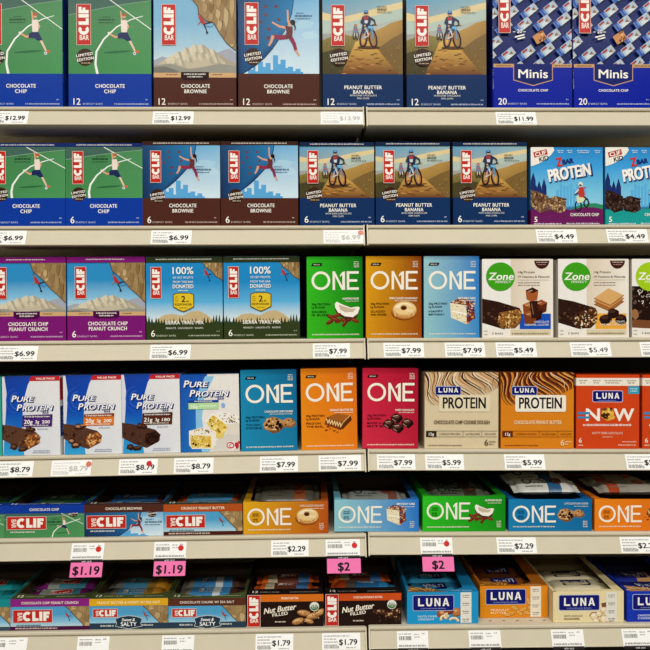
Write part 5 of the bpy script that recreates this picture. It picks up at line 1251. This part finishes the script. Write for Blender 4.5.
def one_lid(w, d, col, cb, cr=None):
    dd = d/S; cr = cr or col
    return [([(0, 0), (7, 0), (5, dd), (0, dd)], col), ([(w-7, 0), (w, 0), (w, dd), (w-7, dd)], cr), ([(5, dd-6), (w-7, dd-6), (w-7, dd), (5, dd)], cb), ([(7, 0), (16, 0), (7, 4)], col), ([(w-18, 0), (w-7, 0), (w-7, 6)], cr)]
t1 = T('tod', lambda: tray(one_tray(('e0a81e', 'b8541a', 'b04a16', 'dca01c'), '4a2c08', donut, 52, 6.4, .84, 'MAPLE GLAZED DOUGHNUT'), 85, 32.2, ND, 'b8781c', '7a6450', one_lid(85, ND, 'c08a1c', 'a8641c', '9a4a18'), .032), 85, 243.2, 328.6, 4, 'open golden orange display box with doughnut on its front')
t2 = T('toc', lambda: tray(one_tray(('92c8d0', '2272c4', '2a7ac8', '8cc4cc'), '163a50', cake, 52.4, 6.8, .73, 'BIRTHDAY CAKE'), 85, 32, ND, '4a90b8', '8a7258', one_lid(85, ND, '6aa8b8', '4a8ab0', '2a6cb0'), .030), 85, 334, 419, 4, 'open pale blue display box with birthday cake slice on its front')
t3 = T('toa', lambda: tray(one_tray(('30c426', '148418', '188c18', '2cb822'), '0f3a10', coconut, 46.6, 8.4, .78, 'ALMOND BLISS'), 84, 35.4, ND, '24a01f', '5a6a48', one_lid(84, ND, '23961f', '1c7a1a', '1f8a1c'), .034), 84, 422, 506, 4, 'open bright green display box with coconut and almonds on its front', deg=.6)
t4 = T('tok', lambda: tray(one_tray(('1a80b4', '14629a', '166aa0', '1a7cae'), '0a2c4a', cookie, 50, 7.6, .78, 'CHOCOLATE CHIP COOKIE'), 84.6, 32, ND, '14588c', '5a6a78', one_lid(84.6, ND, '14588c', '12507e'), .032), 84.6, 507.8, 592.4, 4, 'open teal blue display box with cookies on its front')
t5 = T('top', lambda: tray(one_tray(('ec861c', 'dc6a18', 'e0701a', 'ec821c'), '6a2c0a', pb_cup, 52, 6.6, .84, 'PEANUT BUTTER PIE'), 84.6, 32, ND, 'cc6a18', '7a5a3c', one_lid(84.6, ND, 'd0701a', 'b85c16'), .032), 84.6, 593.6, 678.2, 4, 'open orange display box at the right picture edge')
# lowest shelf
d0 = T('tt', lambda: tray(clif_tray(a_cliff(60), '1a8a8c', 'COCONUT CHOCOLATE CHIP', 43, '2a3a4a', '3a4a5a'), 78, 31, .18, '1f7f84', '5a4a38', lip(78, .18, '17777c', 12, 5, 3), FL), 78, -68, 10, 5, 'open teal display box cut by the left picture edge, bottom shelf', group=g)
d1 = T('tp', lambda: tray(clif_tray(a_cliff(54), '8a2480', 'CHOCOLATE CHIP PEANUT CRUNCH', 56, '2a3a4a', '4a1240'), 78, 31, .18, '6a3a5c', '5a4a38', lip(78, .18, '3f4626', 15, 8, 3), FL, lip_text(12, 'eef0dc', 'a8ac90')), 78, 11, 89, 5, 'open sky blue display box with purple top band, bottom shelf', group=g)
d2 = T('th', lambda: tray(salty(('PEANUT BUTTER & HONEY W/ SEA SALT', 62), 'e0aa20', 'f4e8b8'), 78, 30.4, .18, '5a7a84', '5a4a38', lip(78, .18, '46502a', 15, 8, 3), FL, lip_text(12, 'f0f0dc', 'b4b890')), 78, 89.8, 167.8, 5, 'open sky blue display box with honey yellow top band', group=g)
d3 = T('tk', lambda: tray(salty(('CHOCOLATE CHUNK W/ SEA SALT', 54), '5a2f20', 'eadfd0'), 77, 29.6, .18, '4a5a64', '5a4a38', lip(77, .18, '46502a', 16, 5, 3), FL, lip_text(12, 'f0f0dc', 'b4b890')), 77, 168.6, 245.6, 5, 'open sky blue display box with brown top band beside black-and-red one', group=g)
d4 = T('tn1', lambda: tray(nut_butter('PEANUT BUTTER', 17, 'd9701f', 'p', (67.5, 12.4)), 76.6, 32.4, .18, '241512', '4a3a2c', lip(76.6, .18, BLK, 13, 13, 3), FL, lip_text(12, 'e8e0d4', '9a9288')), 76.6, 247, 323.6, 5, 'open dark brown nut butter display box, peanuts on its front', group=g)
d5 = T('tn2', lambda: tray(nut_butter('CHOCOLATE PEANUT BUTTER', 29, 'cc4f1c', 'c', (67, 11.4)), 76.6, 32.4, .18, '241512', '4a3a2c', lip(76.6, .18, BLK, 14, 14, 3), FL, lip_text(12, 'e8e0d4', '9a9288')), 76.6, 325, 401.6, 5, 'open dark brown nut butter display box, chocolate pieces on its front', group=g)
def luna_lid(w, d, col, front, cr=14):
    dd = d/S
    return [([(0, 0), (3, 0), (3, dd), (0, dd)], col), ([(w-cr, 10), (w, 0), (w, dd), (w-cr+4, dd)], col), ([(w*.55, 0), (w, 0), (w-cr, 10), (w*.68, 4)], col), ([(3, 0), (w*.55, 0), (w*.42, 4), (w*.25, 9), (3, 14)], front)]
def nut_lid(bg, c1, c2):
    def f(a, w, d):
        a.part('lid_picture')
        for i in range(9): x, y = 4+i*2.9, d-3-(i*5) % 8*(1-i/14); a.ell(x, y, 4, 1.7, c1, rot=-20+i*17); a.ell(x-.2, y-.3, 3.4, 1.2, c2, rot=-20+i*17)
        a.part('lid_lettering'); a.micro(w*.62, d-3, w-6, 1.4, 'd8e6ea' if bg != 'o' else 'f0d8a8', 4)
    return f
LD = .18
e1 = T('tlb', lambda: tray(luna_tray('2196cc', nuts_mix, ('NUTS OVER', 'CHOCOLATE'), 'cfe8f2', 'e9e6da', None), 72, 32, LD, '1c86ba', '3a5a6a', luna_lid(72, LD, '1c7eb0', '7a5a30'), FL, nut_lid('b', '8a5a2a', 'd0a058')), 72, 406.8, 478.6, 5, 'open sky blue display box with cashews and hazelnuts on its front')
e2 = T('tlo', lambda: tray(luna_tray('e08a1c', peanuts, ('PEANUT', 'BUTTER'), 'f8e4b8', 'ece2cc', None), 70, 32.6, LD, 'c4741a', '4a2c1a', luna_lid(70, LD, 'b8681a', 'a8641c'), FL, nut_lid('o', '9a5a1c', 'dca048')), 70, 478.4, 549.4, 5, 'open orange display box with peanuts, set back from the shelf edge', Y=.026)
e3 = T('tlw', lambda: tray(luna_tray('ead9a8', macadamia, ('WHITE CHOCOLATE', 'MACADAMIA'), '5a3c26', 'e6e2d4', None), 72, 31, LD, 'd8c694', '8a7c58', [([(0, 0), (3, 0), (3, LD/S), (0, LD/S)], 'd8c694'), ([(62, 5), (72, 0), (72, LD/S), (66, LD/S)], 'd8c694'), ([(0, 0), (72, 0), (62, 5), (5, 5)], 'e2d2a2')], FL), 72, 552.2, 624.6, 5, 'open cream display box with white macadamia nuts on its front')
e4 = T('tln', lambda: tray(luna_tray('1a36b0', cookie_art, ('CHOCOLATE', 'COOKIE'), 'dfe4f4', 'e2e0d8', ['2a48c0', '16309a', '2440b4']), 72, 31, LD, '1a34a4', '2a2c4a', luna_lid(72, LD, '182e96', 'a87c4c'), FL, nut_lid('n', '8a5a34', 'd0a878')), 72, 626, 698, 5, 'open navy display box at the right picture edge, bottom shelf')

bars_in(c0, 'cgreen', [(40, 24, 0, 2, 0), (40, 51, 0, -2, 0)], 'soccer display box cut by the left edge', FL)
bars_in(c1, 'cgreen', [(39, 24, 0, -2, 0), (40, 51, 0, 3, 0)], 'whole green soccer display box', FL)
bars_in(c2, 'cblue', [(39, 24, 0, 3, 0), (39, 51, 0, -2, 0)], 'brown climbing wall display box', FL)
bars_in(c3, 'ccrunch', [(39, 24, 0, 4, 0), (40, 51, 0, -3, 0)], 'rust-banded blue display box', FL)
bars_in(t1, 'odonut', [(43, 26, 12, -1, .014), (42, 54, 10, 2, .012)], 'golden orange doughnut display box', .032)
bars_in(t2, 'ocake', [(43, 30, 6, 1, .008)], 'pale blue birthday cake display box', .030)
bars_in(t3, 'oalmond', [(42, 26, 8, 1, .010), (42, 54, 8, -2, .010)], 'bright green almond display box', .034)
bars_in(t4, 'ocookie', [(42, 19, 14, -1, .030), (41, 46, 8, 3, .034)], 'teal blue cookie display box', .032)
bars_in(t5, 'opb', [(42.5, 22, 8, 0, .026), (41, 48, 6, 2, .026)], 'orange display box at the right edge', .032)
bars_in(d0, 'cteal', [(38, 26, 0, 6, 0), (38, 54, 0, 2, 0)], 'teal display box, bottom shelf', FL)
bars_in(d1, 'cplum', [(39, 28, 0, 6, 0), (39, 55, 0, -3, 0)], 'purple-banded display box', FL)
bars_in(d2, 'chon', [(39, 28, 0, 5, 0), (39, 55, 0, -4, 0)], 'honey yellow banded display box', FL)
bars_in(d3, 'csalt', [(39, 28, 0, -2, 0), (38, 55, 0, 3, 0)], 'brown-banded salty display box', FL)
bars_in(d4, 'nut', [(38, 27, 8, -3, .008), (39, 54, 4, 3, .006)], 'peanut nut butter display box', FL)
bars_in(d5, ('nutb', 'nut'), [(40, 30, 6, -8, .008), (38, 58, 2, 2, .004)], 'chocolate nut butter display box', FL)
bars_in(e1, 'lblue', [(33, 30, 0, 3, 0), (34, 58, 0, -2, 0)], 'sky blue cashew display box', FL)
bars_in(e2, 'lpea', [(34, 30, 0, -2, 0), (34, 58, 0, 2, 0)], 'orange peanut display box', FL)
bars_in(e3, 'lmac', [(34, 26, 4, -2, .006), (34, 53, 2, 2, .004)], 'cream macadamia display box', FL)
bars_in(e4, 'lcook', [(34, 28, 0, 2, 0), (34, 56, 0, -2, 0)], 'navy display box at the right edge', FL)

# ---------------------------------------------------------------- price tags in the rails
TAGS = [
 (-13, 28, 0, 0, '$12.99', 'regular', 'under the leftmost tall soccer box'), (152.6, 193.6, 0, 0, '$12.99', 'regular', 'under the tall mountain cliff box'),
 (320.6, 363, 0, 0, '$13.99', 'faded', 'under the first tall mountain biker box'), (496, 536.4, 0, 1, '$11.99', 'regular', 'under the tall blue minis boxes'),
 (-14, 26, 1, 0, '$6.99', 'regular', 'at the left edge, second shelf'), (150.8, 191.6, 1, 0, '$6.99', 'regular', 'under the small climbing wall boxes'),
 (323.4, 363.6, 1, 0, '$6.99', 'faded', 'under the leftmost small biker box'), (536.4, 577, 1, 1, '$4.49', 'regular', 'under the purple-hill kids box'), (607, 648, 1, 1, '$4.49', 'regular', 'under the teal-hill kids box'),
 (-4, 37.6, 2, 0, '$6.99', 'regular', 'under the leftmost purple cliff box'), (150, 190.6, 2, 0, '$6.99', 'regular', 'under the olive forest box with yellow shield'),
 (312.8, 350, 2, 0, '$7.99', 'regular', 'under the bright green coconut box'), (383.6, 424, 2, 1, '$7.99', 'regular', 'under the golden doughnut box'), (445, 485, 2, 1, '$7.99', 'regular', 'under the pale blue cake box'),
 (496, 536.6, 2, 1, '$5.49', 'regular', 'under the caramel nutrition bar box'), (570.6, 611, 2, 1, '$5.49', 'regular', 'under the graham cracker nutrition bar box'), (640.6, 681, 2, 1, '$5.49', 'regular', 'cut by the right edge, third shelf'),
 (-8, 33, 3, 0, '$8.79', 'regular', 'under the purple-panel protein box'), (51, 91, 3, 0, '$8.79', 'faded', 'under the orange-panel protein box'), (118.6, 157.4, 3, 0, '$8.79', 'regular', 'with red dot under the brown-panel protein box'), (173.8, 213.4, 3, 0, '$8.79', 'regular', 'under the birthday cake protein box'),
 (259.8, 298, 3, 0, '$7.99', 'regular', 'under the teal blue cookie box'), (318.6, 361, 3, 0, '$7.99', 'regular', 'under the orange peanut butter cup box'), (377, 415.4, 3, 1, '$7.99', 'regular', 'under the crimson box'),
 (425.4, 464, 3, 1, '$5.99', 'regular', 'under the cream marbled box'), (504.6, 545, 3, 1, '$5.99', 'regular', 'under the orange marbled box'), (626, 667, 3, 1, '$5.99', 'regular', 'under the red-orange nut boxes'),
 (71, 103.8, 4, 0, '$1.19', 'promo_sale', 'below the green soccer display box'), (153.8, 186.2, 4, 0, '$1.19', 'promo_sale', 'below the rust-banded display box'), (271, 308.6, 4, 0, '$2.29', 'regular', 'below the doughnut display box'),
 (325.6, 360, 4, 0, '$2', 'promo_sale', 'below the birthday cake display box'), (420.4, 452.6, 4, 1, '$2', 'promo_sale', 'below the bright green display box'), (497, 536.6, 4, 1, '$2.29', 'regular', 'below the cookie display box'), (620.6, 660, 4, 1, '$2.29', 'regular', 'below the right-hand orange display box'),
 (-14, 26.8, 5, 0, '', 'promo', 'under the teal display box, bottom shelf'), (77, 109, 5, 0, '', 'promo', 'under the purple-banded display box'), (161.6, 194, 5, 0, '', 'promo', 'under the brown-banded display box'),
 (255.4, 293.4, 5, 0, '$1.79', 'regular', 'under the peanut nut butter box'), (322, 360.4, 5, 0, '$1.79', 'regular', 'under the chocolate nut butter box'),
 (397, 428.4, 5, 1, '', 'promo', 'under the sky blue cashew box'), (469, 501, 5, 1, '', 'promo', 'under the set-back orange peanut box'), (551.6, 584, 5, 1, '', 'promo', 'under the cream macadamia box'), (622.4, 655, 5, 1, '', 'promo', 'under the navy display box'),
]
DOTS = {6: (.93, .2, 'dc8a78'), 18: (.93, .26, 'd2705e'), 19: (.78, .3, 'c8202c'), 27: (.83, .36, 'cc2a1e'), 28: (.83, .36, 'cc2a1e'), 30: (.84, .36, 'cc2a1e'), 31: (.82, .36, 'cc2a1e')}
for i, (a0, a1, row, bay, price, kind, where) in enumerate(TAGS):
    nm = {'regular': f'white {price} price tag', 'faded': 'faded white price tag', 'promo': 'white barcode price tag', 'promo_sale': f'white price tag with pink {price} panel'}[kind]
    t = price_tag(a0, a1, row, bay, f'{nm} {where}', price, kind, DOTS.get(i), serif=(i == 15), seed=i+1)
    t.location.x += 0

bpy.data.objects.remove(_to)
